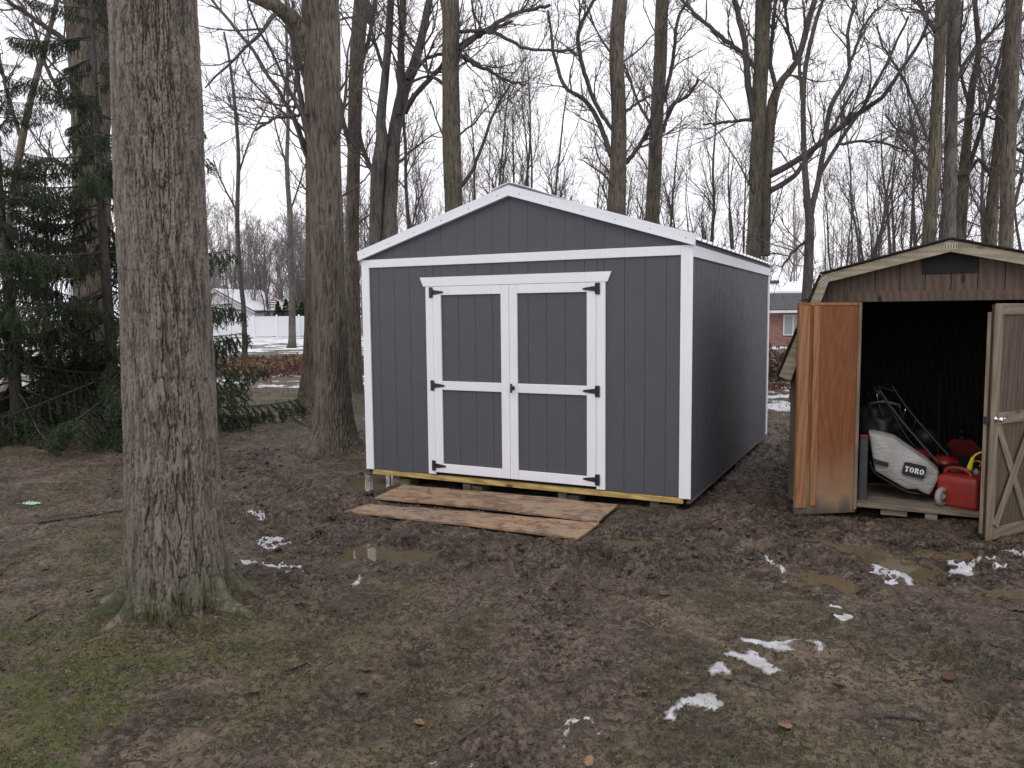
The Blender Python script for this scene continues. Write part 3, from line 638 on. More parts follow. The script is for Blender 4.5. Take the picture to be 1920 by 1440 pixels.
# floor frame on blocks
box('rim_joist', S, .07, 3.585, .021, .058, -.060, -.0045, M['treated'], .003)
for xa, xb in ((W-.055, W-.0185), (.0185, .055)): box('rim_joist', S, xa, xb, .062, D-.02, -.066, -.042, M['block'], .003)
box('floor_deck', S, .06, W-.06, .06, D-.06, -.02, -.002, M['block'])
for xs_ in (.35, 1.25, 2.35, 3.3):
    box('skid', S, xs_-.045, xs_+.045, .07, D-.1, -.16, -.061, M['block'], .004)
for xs_, y_ in ((.42, .08), (1.32, .10), (2.42, .1), (3.40, .08)): box('block', S, xs_-.10, xs_+.10, y_, y_+.2, -.25, -.10, M['block'], .006)

# ------------------------------------------------------------------ plywood planks in front of the door
def plank(corners, z, label):
    P = np.array(corners, float); o = P.mean(0); ex = (P[1]-P[0]+P[2]-P[3]); L = np.linalg.norm(ex)/2; ex /= np.linalg.norm(ex); ey = np.array([-ex[1], ex[0]])
    nx, ny = 40, 12; V = []
    loc = [np.array([(q-o)@ex, (q-o)@ey]) for q in P]
    for lay in (0, 1):
        for jy in range(ny):
            for jx in range(nx):
                s_, t_ = jx/(nx-1), jy/(ny-1); p = (loc[3]*(1-s_)+loc[2]*s_)*(1-t_)+(loc[0]*(1-s_)+loc[1]*s_)*t_
                e = 0.006*perlin(np.array([p[0]*3]), np.array([p[1]*3+z*100]), 5)[0]; edge = .0025*perlin(np.array([p[0]*9.]), np.array([z*50.]), 8)[0]*(1 if jy in (0, ny-1) else 0)
                V.append((p[0], p[1]+edge, z+e+.010*math.sin(p[0]*1.6+z*40)+(.018 if lay else 0)))
    q = []; n = nx*ny
    for jy in range(ny-1):
        for jx in range(nx-1):
            a = jy*nx+jx; q += [[n+a, n+a+1, n+a+nx+1, n+a+nx], [a+nx, a+nx+1, a+1, a]]
    for jx in range(nx-1): q += [[jx, jx+1, n+jx+1, n+jx], [n-nx+jx+1, n-nx+jx, 2*n-nx+jx, 2*n-nx+jx+1]]
    for jy in range(ny-1): q += [[(jy+1)*nx, jy*nx, n+jy*nx, n+(jy+1)*nx], [jy*nx+nx-1, (jy+1)*nx+nx-1, n+(jy+1)*nx+nx-1, n+jy*nx+nx-1]]
    link('plywood_plank', mesh_np('plywood_plank', V, [q], M['plank'], False), None, (o[0], o[1], 0), (0, 0, math.atan2(ex[1], ex[0])), label, 'plank')
plank(PLANKS[0], .030, 'muddy plywood plank lying closest to the shed door sill'); plank(PLANKS[1], .016, 'muddy plywood plank on the mud, farther from the shed door, nearer the viewer')

# ------------------------------------------------------------------ the old shed
OP = np.array([3.186, 7.247, 0.0])
O = thing('storage_shed', 'old brown wooden shed with barn roof and both doors standing open', 'shed', tuple(OP), YAW)
XC, HW_, OD = .678, 1.272, 2.5
def barn(off=0.0):
    """roof outline, left eave to right eave"""
    q = [(XC-1.375, 1.262), (XC-1.02, 2.19), (XC, 2.455), (XC+1.02, 2.19), (XC+1.375, 1.262)]
    c = (XC, 1.4); return [(x+off*(x-c[0])/1.2, z+off*1.0) for x, z in q]
def roof_z(x):
    q = barn()
    for (a, za), (b, zb) in zip(q[:-1], q[1:]):
        if a <= x <= b: return za+(zb-za)*(x-a)/(b-a)
    return 1.26
of = grp('front_wall', O); xs_ = [XC-HW_]
gx = [XC-HW_+.001]+[XC+.2*k+.02 for k in range(-6, 7)]+[XC+HW_]
for a, b in zip(gx[:-1], gx[1:]):
    a += .003; b -= .003
    def col_(u, v, z0):
        pts = [(u, z0), (v, z0), (v, roof_z(v)-.02)]
        for kx in (XC-1.02, XC, XC+1.02):
            if u < kx < v: pts.insert(3, (kx, roof_z(kx)-.02))
        pts.append((u, roof_z(u)-.02)); prism('siding_board', of, pts, .012, .026, M['tan_board'])
    if b <= 0.0 or a >= 1.36: col_(a, b, .05)
    elif a < 0.0: col_(a, -.002, .05); col_(0, b, 1.95)
    elif b > 1.36: col_(1.36, b, .05); col_(a, 1.359, 1.95)
    else: col_(a, b, 1.95)
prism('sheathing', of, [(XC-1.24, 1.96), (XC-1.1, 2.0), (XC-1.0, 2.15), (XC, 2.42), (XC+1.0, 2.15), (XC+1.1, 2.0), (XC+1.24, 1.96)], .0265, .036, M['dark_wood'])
box('door_header', O, -.13, 1.49, -.010, .0115, 1.942, 2.034, M['tan_board'], .004)
box('corner_trim', O, XC-HW_-.012, XC-HW_+.06, -.006, .0115, .06, 1.62, M['tan_board'], .003); box('corner_trim', O, XC+HW_-.06, XC+HW_+.012, -.006, .0115, .06, 1.62, M['tan_board'], .003)
box('jamb', O, -.075, -.006, -.008, .0115, .10, 1.94, M['tan_trim_v'], .003); box('jamb', O, 1.342, 1.41, -.008, .0115, .10, 1.94, M['tan_trim_v'], .003)
vt = box('vent', O, .475, .89, -.004, .0115, 2.18, 2.352, M['rubber'], .003)  # flat black panel, its colour stands in for the dark of an opening
# side and rear walls, floor on runners
for x0 in (XC-HW_-.011, XC+HW_-.003):
    w = grp('side_wall', O); yy = .012
    while yy < OD-.01:
        y2 = min(yy+.2, OD); box('siding_board', w, x0, x0+.014, yy+.003, y2-.003, .05, 1.52, M['tan_board']); yy = y2
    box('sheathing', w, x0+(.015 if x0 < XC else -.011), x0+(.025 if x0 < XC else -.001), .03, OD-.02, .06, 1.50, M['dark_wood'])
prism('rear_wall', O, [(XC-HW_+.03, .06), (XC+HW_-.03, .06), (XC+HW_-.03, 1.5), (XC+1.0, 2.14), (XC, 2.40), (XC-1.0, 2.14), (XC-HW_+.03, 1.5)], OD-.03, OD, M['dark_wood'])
for q in range(8): box('floor_board', O, XC-HW_+.03, XC+HW_-.03, -.045+q*.31, -.045+(q+1)*.31-.004, .062, .100, M['floor_wood'], .004)
for xr in (-.35, .612, 1.6): box('runner', O, xr-.05, xr+.05, -.035, OD-.05, -.03, .0605, M['floor_wood'], .005)
box('shim', O, .20, .42, -.02, .1, .005, .058, M['floor_wood'], .005)
# roof: decking, courses of shingles, front fascia with nail plates
RB = barn()
for sgi, ((xa, za), (xb, zb)) in enumerate(zip(RB[:-1], RB[1:])):
    r = grp('roof_slope', O); d = np.array([xb-xa, zb-za]); L = np.linalg.norm(d); u = d/L; n = np.array([-u[1], u[0]])
    def sl(t, h): q = np.array([xa, za])+u*t+n*h; return (q[0], q[1])
    prism('roof_deck', r, [sl(.003, .002), sl(L-.003, .002), sl(L-.003, .014), sl(.003, .014)], -.14, OD+.1, M['dark_wood'])
    up = sgi < 2; ncs = max(3, round(L/.15))
    for c in range(ncs):
        t0, t1 = c*L/ncs, (c+1)*L/ncs
        lo, hi = (t0, t1) if up else (t1, t0); e = -.012 if up else .012
        for q in range(4):
            y0 = -.165+q*(OD+.29)/4; y1 = y0+(OD+.29)/4-.003
            prism('shingle', r, [sl(lo+e, .015), sl(hi, .0155), sl(hi, .021), sl(lo+e, .028)], y0, y1, M['shingle'])
    f = [sl(.002, -.092), sl(L-.002, -.092), sl(L-.002, -.001), sl(.002, -.001)]
    if sgi == 0: f = [sl(.0, -.115), sl(L+.005, -.075), sl(L-.002, -.001), sl(.0, -.001)]
    if sgi == 3: f = [sl(-.005, -.075), sl(L, -.115), sl(L, -.001), sl(.002, -.001)]
    if sgi == 1: f = [sl(-.002, -.075), sl(L-.026, -.095), sl(L-.002, -.001), sl(.002, -.001)]
    if sgi == 2: f = [sl(.026, -.095), sl(L+.002, -.075), sl(L-.002, -.001), sl(.002, -.001)]
    prism('fascia_board', O, f, -.135, -.100, M['tan_trim'])
def gusset(x, z, rot, w=.105, h=.055):
    g = link('nail_plate', box_me(w, .003, h, M['nail_plate'], .001), O, (x, -.1375, z), (0, rot, 0))
    for q in range(5): box('tooth_row', g, -w*.42+q*w*.2, -w*.42+q*w*.2+.008, -.004, -.0016, -h*.4, h*.4, M['steel'], .001)
gusset(XC, 2.402, 0); gusset(XC-1.0, 2.135, -.72); gusset(XC+1.0, 2.135, .72)
# doors
A1, A2 = math.radians(146), math.radians(55)
ld = link('door', None, O, (-.012, -.03, .01), (0, 0, -A1), label='left door swung back, bare orange plywood inside face')
DWd = .605
box('panel', ld, .004, DWd-.004, -.012, .008, .0, 1.93, M['ply_inner'], .002)
box('edge_strip', ld, DWd-.10, DWd-.002, .0085, .040, .07, 1.90, M['raw_strip'], .003); box('edge_strip', ld, DWd-.205, DWd-.145, .0085, .022, .08, 1.90, M['raw_strip'], .003)
box('edge_strip', ld, .004, .030, .0085, .030, .03, 1.93, M['tan_trim_v'], .003); box('top_strip', ld, .032, DWd-.102, .0085, .016, 1.905, 1.93, M['raw_strip'], .002)
q = 0.006
while q < DWd-.02:
    q2 = min(q+.2, DWd-.006); box('siding_board', ld, q+.002, q2-.002, -.026, -.0125, 0, 1.93, M['tan_board']); q = q2
DWd = .655
rd = link('door', None, O, (1.348, -.03, .0), (0, 0, math.pi+A2), label='right door half open with crossed braces and a chrome handle')
box('panel', rd, .004, DWd-.004, -.014, .0, .02, 1.94, M['dark_wood'], .002)
rd.scale = (1, 1, .98)
q = .006
while q < DWd-.02:
    q2 = min(q+.142, DWd-.006); box('siding_board', rd, q+.002, q2-.002, .0005, .012, .02, 1.94, M['tan_board']); q = q2
for a, b in ((.0, .085), (DWd-.09, DWd)): box('stile', rd, a, b, .0125, .030, .0, 1.95, M['tan_trim_v'], .003)
for z0, z1 in ((.0, .10), (.965, 1.06), (1.86, 1.95)): box('rail', rd, .0855, DWd-.0905, .0125, .0295, z0, z1, M['door_trim'], .003)
beam('brace', rd, (.09, .021, .115), (DWd-.095, .021, .955), .07, .014, M['door_trim']); beam('brace', rd, (.09, .0345, .955), (DWd-.095, .0345, .115), .07, .012, M['door_trim'])
box('edge_strip', rd, DWd-.045, DWd-.004, -.045, -.0145, .05, 1.88, M['tan_trim_v'], .003)
hn = link('handle', lathe_me('handle', [(0, .031), (.026, .031), (.024, .037), (.011, .041), (.010, .058), (.020, .064), (.026, .075), (.018, .086), (0, .088)][::-1], M['chrome'], 20, 'y'), rd, (DWd-.045, 0, 1.012))
_V, _Q = tubes(smooth_path([(0, .072, 0), (-.03, .08, .01), (-.075, .078, .016)], 8)[None], np.linspace(.009, .006, 8)[None], 8); weld(hn, mesh_np('lever', _V, [_Q, [[7*8+k_ for k_ in range(8)]]], M['chrome']))
box('latch_plate', rd, DWd-.004, DWd+.012, -.04, .01, .97, 1.03, M['black_metal'], .003)

# ------------------------------------------------------------------ things inside the old shed
cy, sy = math.cos(YAW), math.sin(YAW)
def inw(x, y, z): return (OP[0]+x*cy-y*sy, OP[1]+x*sy+y*cy, z)       # old-shed local -> world
ZT = (1580, 640, 4.0)
def sp(px, py, dy):
    x, z = on_front(ZT[0]+px/ZT[2], ZT[1]+py/ZT[2], OP, dy); return x, z
# mower with a clipping bag
mw = thing('lawn_mower', 'red lawn mower with a dusty white grass bag just inside the old shed', 'lawn mower', inw(0.55, .55, .1), YAW)
mo_ = np.array([.55, .55, .1])
def ml(px, py, dy): x, z = sp(px, py, dy); return (x-mo_[0], dy-mo_[1], z-mo_[2])
outline = [(195, 680), (290, 700), (380, 725), (500, 808), (620, 890), (720, 975), (718, 1040), (690, 1090), (655, 1155), (600, 1135), (560, 1108), (480, 1108), (360, 1040), (240, 970), (225, 880), (205, 760)]
BY = .20; outline = [tuple(np.array(outline[k_])*(1-t_)+np.array(outline[(k_+1) % len(outline)])*t_) for k_ in range(len(outline)) for t_ in (0, .34, .67)]; base = np.array([sp(px, py, BY) for px, py in outline]); cen = base.mean(0)
rings = [(.95, -.022), (.985, -.008), (1.0, .02), (1.0, .16), (.97, .28), (.80, .34)]; V = []
front = [(.0, -.055), (.35, -.052), (.65, -.045), (.86, -.028)]
for sc_, dy in front[1:]+rings:
    for bx, bz in base: V.append((cen[0]+(bx-cen[0])*sc_-mo_[0], BY+dy-mo_[1]-(.0), cen[1]+(bz-cen[1])*sc_-mo_[2]))
nb = len(base); nrg = len(front)-1+len(rings); V.append((cen[0]-mo_[0], BY-.056-mo_[1], cen[1]-mo_[2])); V.append((cen[0]-mo_[0], BY+.36-mo_[1], cen[1]-mo_[2]))
V = np.array(V); V[:, 1] += .007*perlin(V[:, 0]*6, V[:, 2]*6, 4); qs = []; ts = []
for r_ in range(nrg-1):
    for j in range(nb): qs.append([r_*nb+j, r_*nb+(j+1) % nb, (r_+1)*nb+(j+1) % nb, (r_+1)*nb+j][::-1])
for j in range(nb): ts.append([len(V)-2, j, (j+1) % nb][::-1]); ts.append([len(V)-1, (nrg-1)*nb+(j+1) % nb, (nrg-1)*nb+j][::-1])
bagm = mesh_np('grass_bag', V, [qs, ts], M['bag']); outward(bagm); bag = link('grass_bag', bagm, mw)
tube_obj('bag_frame', mw, [ml(px, py, BY+.02) for px, py in [(205, 900), (240, 985), (360, 1060), (480, 1125), (590, 1145)]], .010, M['black_metal'], 8)
prism('bag_handle', mw, [tuple(np.array(sp(px, py, BY-.06))-mo_[[0, 2]]) for px, py in [(228, 880), (345, 912), (340, 940), (232, 912)]], BY-.075-mo_[1], BY-.05-mo_[1], M['black_plastic'])
# the maker's plate on the bag: rounded dark label with white serif capitals
a_, b_, c_ = [np.array(sp(px, py, BY-.07)) for px, py in ((462, 900), (634, 938), (436, 1012))]
ex = (b_-a_); wl_ = np.linalg.norm(ex); ex /= wl_; th = math.atan2(ex[1], ex[0]); hl = .122
lab_o = (a_+b_)/2+np.array([ex[1], -ex[0]])*hl/2
def rrect(w, h, r, n=5):
    out = []
    for cx, cz, a0 in ((w/2-r, h/2-r, 0), (-w/2+r, h/2-r, 90), (-w/2+r, -h/2+r, 180), (w/2-r, -h/2+r, 270)):
        for k_ in range(n): t = math.radians(a0+90*k_/(n-1)); out.append((cx+r*math.cos(t), cz+r*math.sin(t)))
    return out
lb = prism('bag_label', mw, rrect(wl_*1.0, hl, .024), -.004, .004, M['black_plastic'], (lab_o[0]-mo_[0], BY-.078-mo_[1], lab_o[1]-mo_[2]), (0, -th, 0))
def glyph(ch, x, w, h):
    """condensed serif capitals, strokes as polygons"""
    st, thn, sf = w*.30, h*.12, w*.12; z0, z1 = -h/2, h/2; P = []
    if ch == 'T':
        P += [[(x, z1), (x+w, z1), (x+w, z1-thn), (x, z1-thn)], [(x, z1), (x+sf, z1), (x+sf, z1-h*.3), (x, z1-h*.3)], [(x+w-sf, z1), (x+w, z1), (x+w, z1-h*.3), (x+w-sf, z1-h*.3)], [(x+w/2-st/2, z1), (x+w/2+st/2, z1), (x+w/2+st/2, z0), (x+w/2-st/2, z0)], [(x+w*.22, z0+thn*.8), (x+w*.78, z0+thn*.8), (x+w*.78, z0), (x+w*.22, z0)]]
    if ch == 'O':
        n = 18
        for k_ in range(n):
            t0, t1 = 2*math.pi*k_/n, 2*math.pi*(k_+1)/n
            P.append([(x+w/2+w/2*math.cos(t0), h/2*math.sin(t0)), (x+w/2+w/2*math.cos(t1), h/2*math.sin(t1)), (x+w/2+(w/2-st)*math.cos(t1), (h/2-thn)*math.sin(t1)), (x+w/2+(w/2-st)*math.cos(t0), (h/2-thn)*math.sin(t0))])
    if ch == 'R':
        P += [[(x+w*.06, z1), (x+w*.06+st, z1), (x+w*.06+st, z0), (x+w*.06, z0)], [(x-w*.06, z0+thn*.8), (x+w*.5, z0+thn*.8), (x+w*.5, z0), (x-w*.06, z0)], [(x-w*.04, z1), (x+w*.3, z1), (x+w*.3, z1-thn*.8), (x-w*.04, z1-thn*.8)]]
        n = 10; cx, cz, rx, rz2 = x+w*.36, h*.24, w*.56, h*.26
        for k_ in range(n):
            t0, t1 = -math.pi/2+math.pi*k_/n, -math.pi/2+math.pi*(k_+1)/n
            P.append([(cx+rx*math.cos(t0), cz+rz2*math.sin(t0)), (cx+rx*math.cos(t1), cz+rz2*math.sin(t1)), (cx+(rx-st)*math.cos(t1), cz+(rz2-thn)*math.sin(t1)), (cx+(rx-st)*math.cos(t0), cz+(rz2-thn)*math.sin(t0))])
        P.append([(x+w*.42, -.02*h), (x+w*.72, -.02*h), (x+w*1.08, z0), (x+w*.72, z0)])
    return P
gw_, gh_ = wl_*.185, hl*.40; x_ = -wl_*.41
for ch in 'TORO':
    V = []; Fc = []
    for P in glyph(ch, x_, gw_, gh_):
        v, f = prism_np(P, -.0065, -.0045); o_ = len(V); V += v; Fc += [[i_+o_ for i_ in g] for g in f]
    me = bpy.data.meshes.new('letter'); me.from_pydata(V, [], Fc); me.update(); me.materials.append(M['white_letter']); link('letter', me, lb); x_ += gw_+wl_*.032
link('letter', lathe_me('letter', [(0, -.0065), (.003, -.0065), (.003, -.0045)], M['white_letter'], 10, 'y'), lb, (x_+.002, 0, -gh_*.42))
# deck, engine, wheels, handle
def mlp(x, y, z): return (x-mo_[0], y-mo_[1], z-mo_[2])
dk = link('deck', lathe_me('deck', [(0, .17), (.16, .17), (.235, .145), (.262, .10), (.268, .02), (.262, .02)][::-1], M['red_paint'], 28), mw, mlp(.80, .62, .115), (0, 0, .5)); dk.scale = (1.15, .95, 1)
link('engine', lathe_me('engine', [(0, .13), (.07, .13), (.105, .11), (.115, .05), (.115, .0), (.0, .0)][::-1], M['black_plastic'], 20), mw, mlp(.82, .64, .285))
box('engine_block', mw, *[v_ for a, b in zip(mlp(.90, .56, .29), mlp(1.02, .70, .37)) for v_ in (a, b)], M['grey_plastic'], .02)
link('fuel_cap', lathe_me('fuel_cap', [(0, .02), (.028, .02), (.028, 0)][::-1], M['rubber'], 14), mw, mlp(.95, .60, .372))
def wheel(x, y, z, r, rz=0.5, tyre='rubber'):
    w = link('wheel', lathe_me('wheel', [(r*.55, -.022), (r*.9, -.026), (r, -.014), (r, .014), (r*.9, .026), (r*.55, .022)], M[tyre], 22, 'y'), mw, mlp(x, y, z), (0, 0, rz))
    link('hub', lathe_me('hub', [(0, -.03), (r*.2, -.03), (r*.25, -.018), (r*.6, -.012), (r*.6, .012), (0, .014)], M['grey_plastic'], 18, 'y'), w)
wx, wz = sp(762, 1140, .12); wheel(wx-.015, .14, .1+.085, .085, 1.0, 'grey_plastic'); wheel(1.05, .50, .19, .085); wheel(.62, .86, .19, .085); wheel(1.0, .95, .19, .085)
h1 = [ml(px, py, dy) for px, py, dy in [(735, 930, .34), (600, 780, .40), (430, 580, .46), (300, 400, .50), (275, 350, .52)]]
tube_obj('handle_bar', mw, h1, .012, M['black_metal'], 8)
tube_obj('handle_bar', mw, [(x+.10, y+.38, z+.01) for x, y, z in h1], .012, M['black_metal'], 8)
tube_obj('cross_bar', mw, [h1[-1], (h1[-1][0]+.05, h1[-1][1]+.19, h1[-1][2]+.02), (h1[-1][0]+.10, h1[-1][1]+.38, h1[-1][2]+.01)], .012, M['black_metal'], 8)
tube_obj('control_bail', mw, [h1[-2], (h1[-2][0]-.07, h1[-2][1]+.05, h1[-2][2]+.03), (h1[-2][0]-.05, h1[-2][1]+.32, h1[-2][2]+.05), (h1[-2][0]+.1, h1[-2][1]+.38, h1[-2][2])], .006, M['steel'], 6)
tube_obj('cable', mw, [h1[-2], ml(470, 700, .38), ml(560, 800, .36), ml(700, 900, .42)], .004, M['black_plastic'], 6)
for px_, py_, r_ in ((590, 815, .10), (780, 862, .12)):
    rx_, rz2_ = sp(px_, py_, .72); link('engine_cover', lathe_me('engine_cover', [(0, .03), (r_*.35, .03), (r_*.4, .022), (r_*.8, .02), (r_*.85, .0), (r_, -.005), (r_, -.05), (0, -.05)][::-1], M['red_paint'], 20), mw, mlp(rx_, .72, rz2_-.03), (.1, .12, 0))
tp_ = thing('dark_bundle', 'dark lumpy bundle heaped over the machine at the left inside the old shed', 'bundle', inw(.14, .80, .1), YAW); aa_, bb_ = np.meshgrid(np.linspace(0, 2*math.pi, 28, endpoint=False), np.linspace(.02, math.pi-.02, 18))  # invented black lump, stands in for the dark tangle around the machines
rr_ = 1+.35*perlin(np.cos(aa_)*2+3, np.sin(aa_)*2+bb_*2, 61)+.2*perlin(np.cos(aa_)*5, np.sin(aa_)*5+bb_*4, 62); Vt = np.stack([.24*rr_*np.sin(bb_)*np.cos(aa_), .2*rr_*np.sin(bb_)*np.sin(aa_), .60+.22*rr_*np.cos(bb_)], -1).reshape(-1, 3)
ii_, kk_ = np.meshgrid(np.arange(17), np.arange(28), indexing='ij'); link('sheet', mesh_np('sheet', Vt, [np.stack([ii_*28+kk_, (ii_+1)*28+kk_, (ii_+1)*28+(kk_+1) % 28, ii_*28+(kk_+1) % 28], -1).reshape(-1, 4)], M['black_plastic']), tp_)
# petrol can
gp = gnd(1580+905/4, 640+1262/4, .1); can = thing('petrol_can', 'dusty red plastic petrol can with a yellow spout, by the right door', 'petrol can', (gp[0]+.06, gp[1]+.13, .1), -.95); can.scale = (1.15, 1.15, 1.12)
def can_body():
    prof = [(.88, 0), (.98, .008), (1.0, .03), (1.0, .20), (.985, .225), (.93, .245), (.72, .258)]; V = []; n = 32
    for s_, z_ in prof:
        for k_ in range(n):
            t = 2*math.pi*k_/n; c2, s2 = math.cos(t), math.sin(t); e = .20
            V.append((.155*s_*math.copysign(abs(c2)**e, c2), .105*s_*math.copysign(abs(s2)**e, s2), z_))
    V.append((0, 0, .264)); m_ = len(prof); qs = [[r_*n+k_, r_*n+(k_+1) % n, (r_+1)*n+(k_+1) % n, (r_+1)*n+k_] for r_ in range(m_-1) for k_ in range(n)]
    return mesh_np('can_body', V, [qs, [[(m_-1)*n+k_, (m_-1)*n+(k_+1) % n, len(V)-1] for k_ in range(n)]], M['red_plastic'])
link('body', can_body(), can)
tube_obj('handle', can, [(-.125, -.02, .235), (-.115, -.02, .285), (-.05, -.02, .305), (.04, -.02, .295), (.08, -.02, .245)], .016, M['red_plastic'], 10)
link('collar', lathe_me('collar', [(0, .04), (.024, .04), (.03, .03), (.03, 0)][::-1], M['red_plastic'], 16), can, (.02, .05, .252))
tube_obj('spout', can, [(.02, .05, .285), (.03, .05, .335), (.045, .05, .395)], [.022, .018, .013], M['yellow'], 12); tube_obj('spout_tip', can, [(.045, .05, .393), (.07, .05, .425), (.11, .05, .45)], [.010, .008, .006], M['yellow'], 10)
tube_obj('cap_strap', can, [(.04, .05, .36), (.08, .07, .37), (.11, .06, .35), (.09, .05, .335)], .003, M['yellow'], 6)
# second can behind the door edge, upright, second machine, hand tools
ux, uz = sp(148, 1168, .10)
up = thing('slotted_upright', 'grey perforated steel upright standing inside the left door jamb', 'steel post', inw(ux, .12, .1), YAW)
hgt = 490/4*7.1/F
box('channel', up, -.030, .030, -.02, -.014, 0, hgt, M['steel'], .003); box('flange', up, -.034, -.0303, -.02, .03, 0, hgt, M['steel'], .001); box('flange', up, .0303, .034, -.02, .03, 0, hgt, M['steel'], .001)
for q in range(7): link('slot', lathe_me('slot', [(0, -.0215), (.006, -.0215), (.006, -.0195)], M['black_plastic'], 8, 'y'), up, (.014, 0, .08+q*hgt/8))
box('red_cap', up, -.035, .035, -.022, .032, hgt+.0005, hgt+.03, M['red_plastic'], .006)
tl = thing('garden_tiller', 'dark engine driven machine with many levers behind the lawn mower', 'tiller', inw(.22, .95, .1), YAW)
link('engine', lathe_me('engine', [(0, .0), (.15, .0), (.16, .08), (.15, .2), (.10, .26), (0, .28)], M['black_plastic'], 20), tl, (.05, .05, .30))
box('gear_case', tl, -.12, .22, -.08, .14, .12, .30, M['black_metal'], .03)
for sgn in (-.16, .22):
    link('wheel', lathe_me('wheel', [(.03, -.05), (.13, -.05), (.16, -.03), (.16, .03), (.13, .05), (.03, .05)], M['rubber'], 20, 'y'), tl, (sgn, .05, .16), (0, 0, 1.57))
for pts in ([(-.1, 0, .5), (-.14, -.3, .75), (-.16, -.42, .86)], [(.16, 0, .5), (.12, -.3, .76), (.10, -.42, .86)], [(-.16, -.42, .86), (-.03, -.45, .89), (.10, -.42, .86)]): tube_obj('handle_bar', tl, pts, .013, M['steel'], 8)
for pts in ([(.1, -.1, .55), (.16, -.2, .8)], [(-.02, -.15, .6), (-.1, -.3, .95)], [(.2, -.05, .5), (.26, -.12, .7)]): tube_obj('lever', tl, pts, .006, M['chrome'], 6)
rm = thing('snow_thrower', 'red machine standing against the back wall of the old shed', 'machine', inw(.95, 2.1, .1), YAW); rm.scale = (.8, .8, .8)
prism('housing', rm, [(-.24, 0), (.24, 0), (.25, .30), (.12, .44), (-.12, .44), (-.25, .30)], -.16, .16, M['red_paint'])
box('intake', rm, -.2, .2, -.175, -.161, .03, .22, M['black_plastic'], .01); tube_obj('chute', rm, [(0, 0, .40), (0, 0, .50), (-.02, -.08, .56)], [.07, .065, .06], M['black_plastic'], 14)
tube_obj('handle_bar', rm, [(-.2, .16, .3), (-.2, .4, .9), (0, .42, .95), (.2, .4, .9), (.2, .16, .3)], .013, M['black_metal'], 8)
rk = thing('rake', 'long wooden tool handle leaning on the back wall of the shed', 'garden tool', inw(.70, 1.4, .1), YAW)
tube_obj('shaft', rk, [(0, 0, .02), (0, .35, 1.25)], .012, M['dark_wood'], 8); box('head', rk, -.16, .16, -.02, .02, .0, .03, M['steel'], .005)
sh = thing('leaning_board', 'dark grey sheet leaning against the right inner wall of the shed', 'board', inw(1.42, .9, .1), YAW)
link('sheet', box_me(.012, .62, 1.35, M['steel'], .002), sh, (.22, 0, .665), (0, .32, 0))

for lab_, nm_, cat_, ox_, oy_, sc_ in (('dark wheeled machine crowded into the left half of the shed, behind the mower handle', 'push_mower', 'machine', .10, 1.55, 1.0), ('dark machine with bent handle bars at the back of the shed interior', 'edger', 'machine', .55, 1.75, .9)):
    t = thing(nm_, lab_, cat_, inw(ox_, oy_, .1), YAW+.6); t.scale = (sc_,)*3
    prism('housing', t, rrect(.5, .22, .06), -.2, .2, M['black_plastic'], (0, 0, .24)); link('engine', lathe_me('engine', [(0, 0), (.13, 0), (.14, .1), (.11, .17), (0, .19)], M['steel'], 18), t, (.05, 0, .35))
    for wx_, wy_ in ((-.22, -.22), (.22, -.22), (-.22, .22), (.22, .22)): link('wheel', lathe_me('wheel', [(.02, -.02), (.08, -.025), (.1, -.012), (.1, .012), (.08, .025), (.02, .02)], M['rubber'], 18, 'y'), t, (wx_, wy_, .10))
    tube_obj('handle_bar', t, [(-.2, -.15, .3), (-.5, -.16, .75), (-.68, -.12, 1.02), (-.70, .0, 1.05), (-.68, .12, 1.02), (-.5, .16, .75), (-.2, .15, .3)], .012, M['steel'], 8)
    for q in range(4): tube_obj('lever', t, [(-.3-.07*q, -.16+.1*q, .5+.1*q), (-.36-.05*q, -.2+.1*q, .62+.13*q)], .007, M['chrome'] if q % 2 else M['black_metal'], 6)

# ------------------------------------------------------------------ trees
def unit(v): return v/(np.linalg.norm(v, axis=-1, keepdims=True)+1e-9)
def sprout(P, Rr, rng, k, t0, t1, lmin, lmax, amin, amax, n, rfrac, rmin, lift=.15, wig=.18, ltaper=.5, side=None):
    """k children on every parent branch; returns (B*k, n, 3), (B*k, n)"""
    B, m, _ = P.shape; t = rng.uniform(t0, t1, (B, k)); f = t*(m-1); i = np.minimum(f.astype(int), m-2); w = (f-i)[..., None]; bi = np.arange(B)[:, None]
    p = P[bi, i]*(1-w)+P[bi, i+1]*w; r = Rr[bi, i]*(1-w[..., 0])+Rr[bi, i+1]*w[..., 0]; T = unit(P[bi, i+1]-P[bi, i])
    q = rng.normal(size=(B, k, 3)); q = unit(q-T*(q*T).sum(-1, keepdims=True)); a = rng.uniform(amin, amax, (B, k, 1))
    d = unit(T*np.cos(a)+q*np.sin(a)+np.array([0, 0, lift])); L = rng.uniform(lmin, lmax, (B, k))*(1-ltaper*t)
    p = p.reshape(-1, 3); d = d.reshape(-1, 3); L = L.ravel(); r = np.maximum(np.minimum(r.ravel()*rfrac, L*.022), rmin)
    out = np.zeros((len(p), n, 3)); out[:, 0] = p
    for s_ in range(1, n):
        d = unit(d+rng.normal(size=d.shape)*wig+np.array([0, 0, lift*.35])); out[:, s_] = out[:, s_-1]+d*(L/(n-1))[:, None]
    rr = r[:, None]*np.linspace(1, .32, n)[None]; return out, np.maximum(rr, rmin*.6)
def resamp(P, n):
    return np.stack([smooth_path(p, n) for p in P])
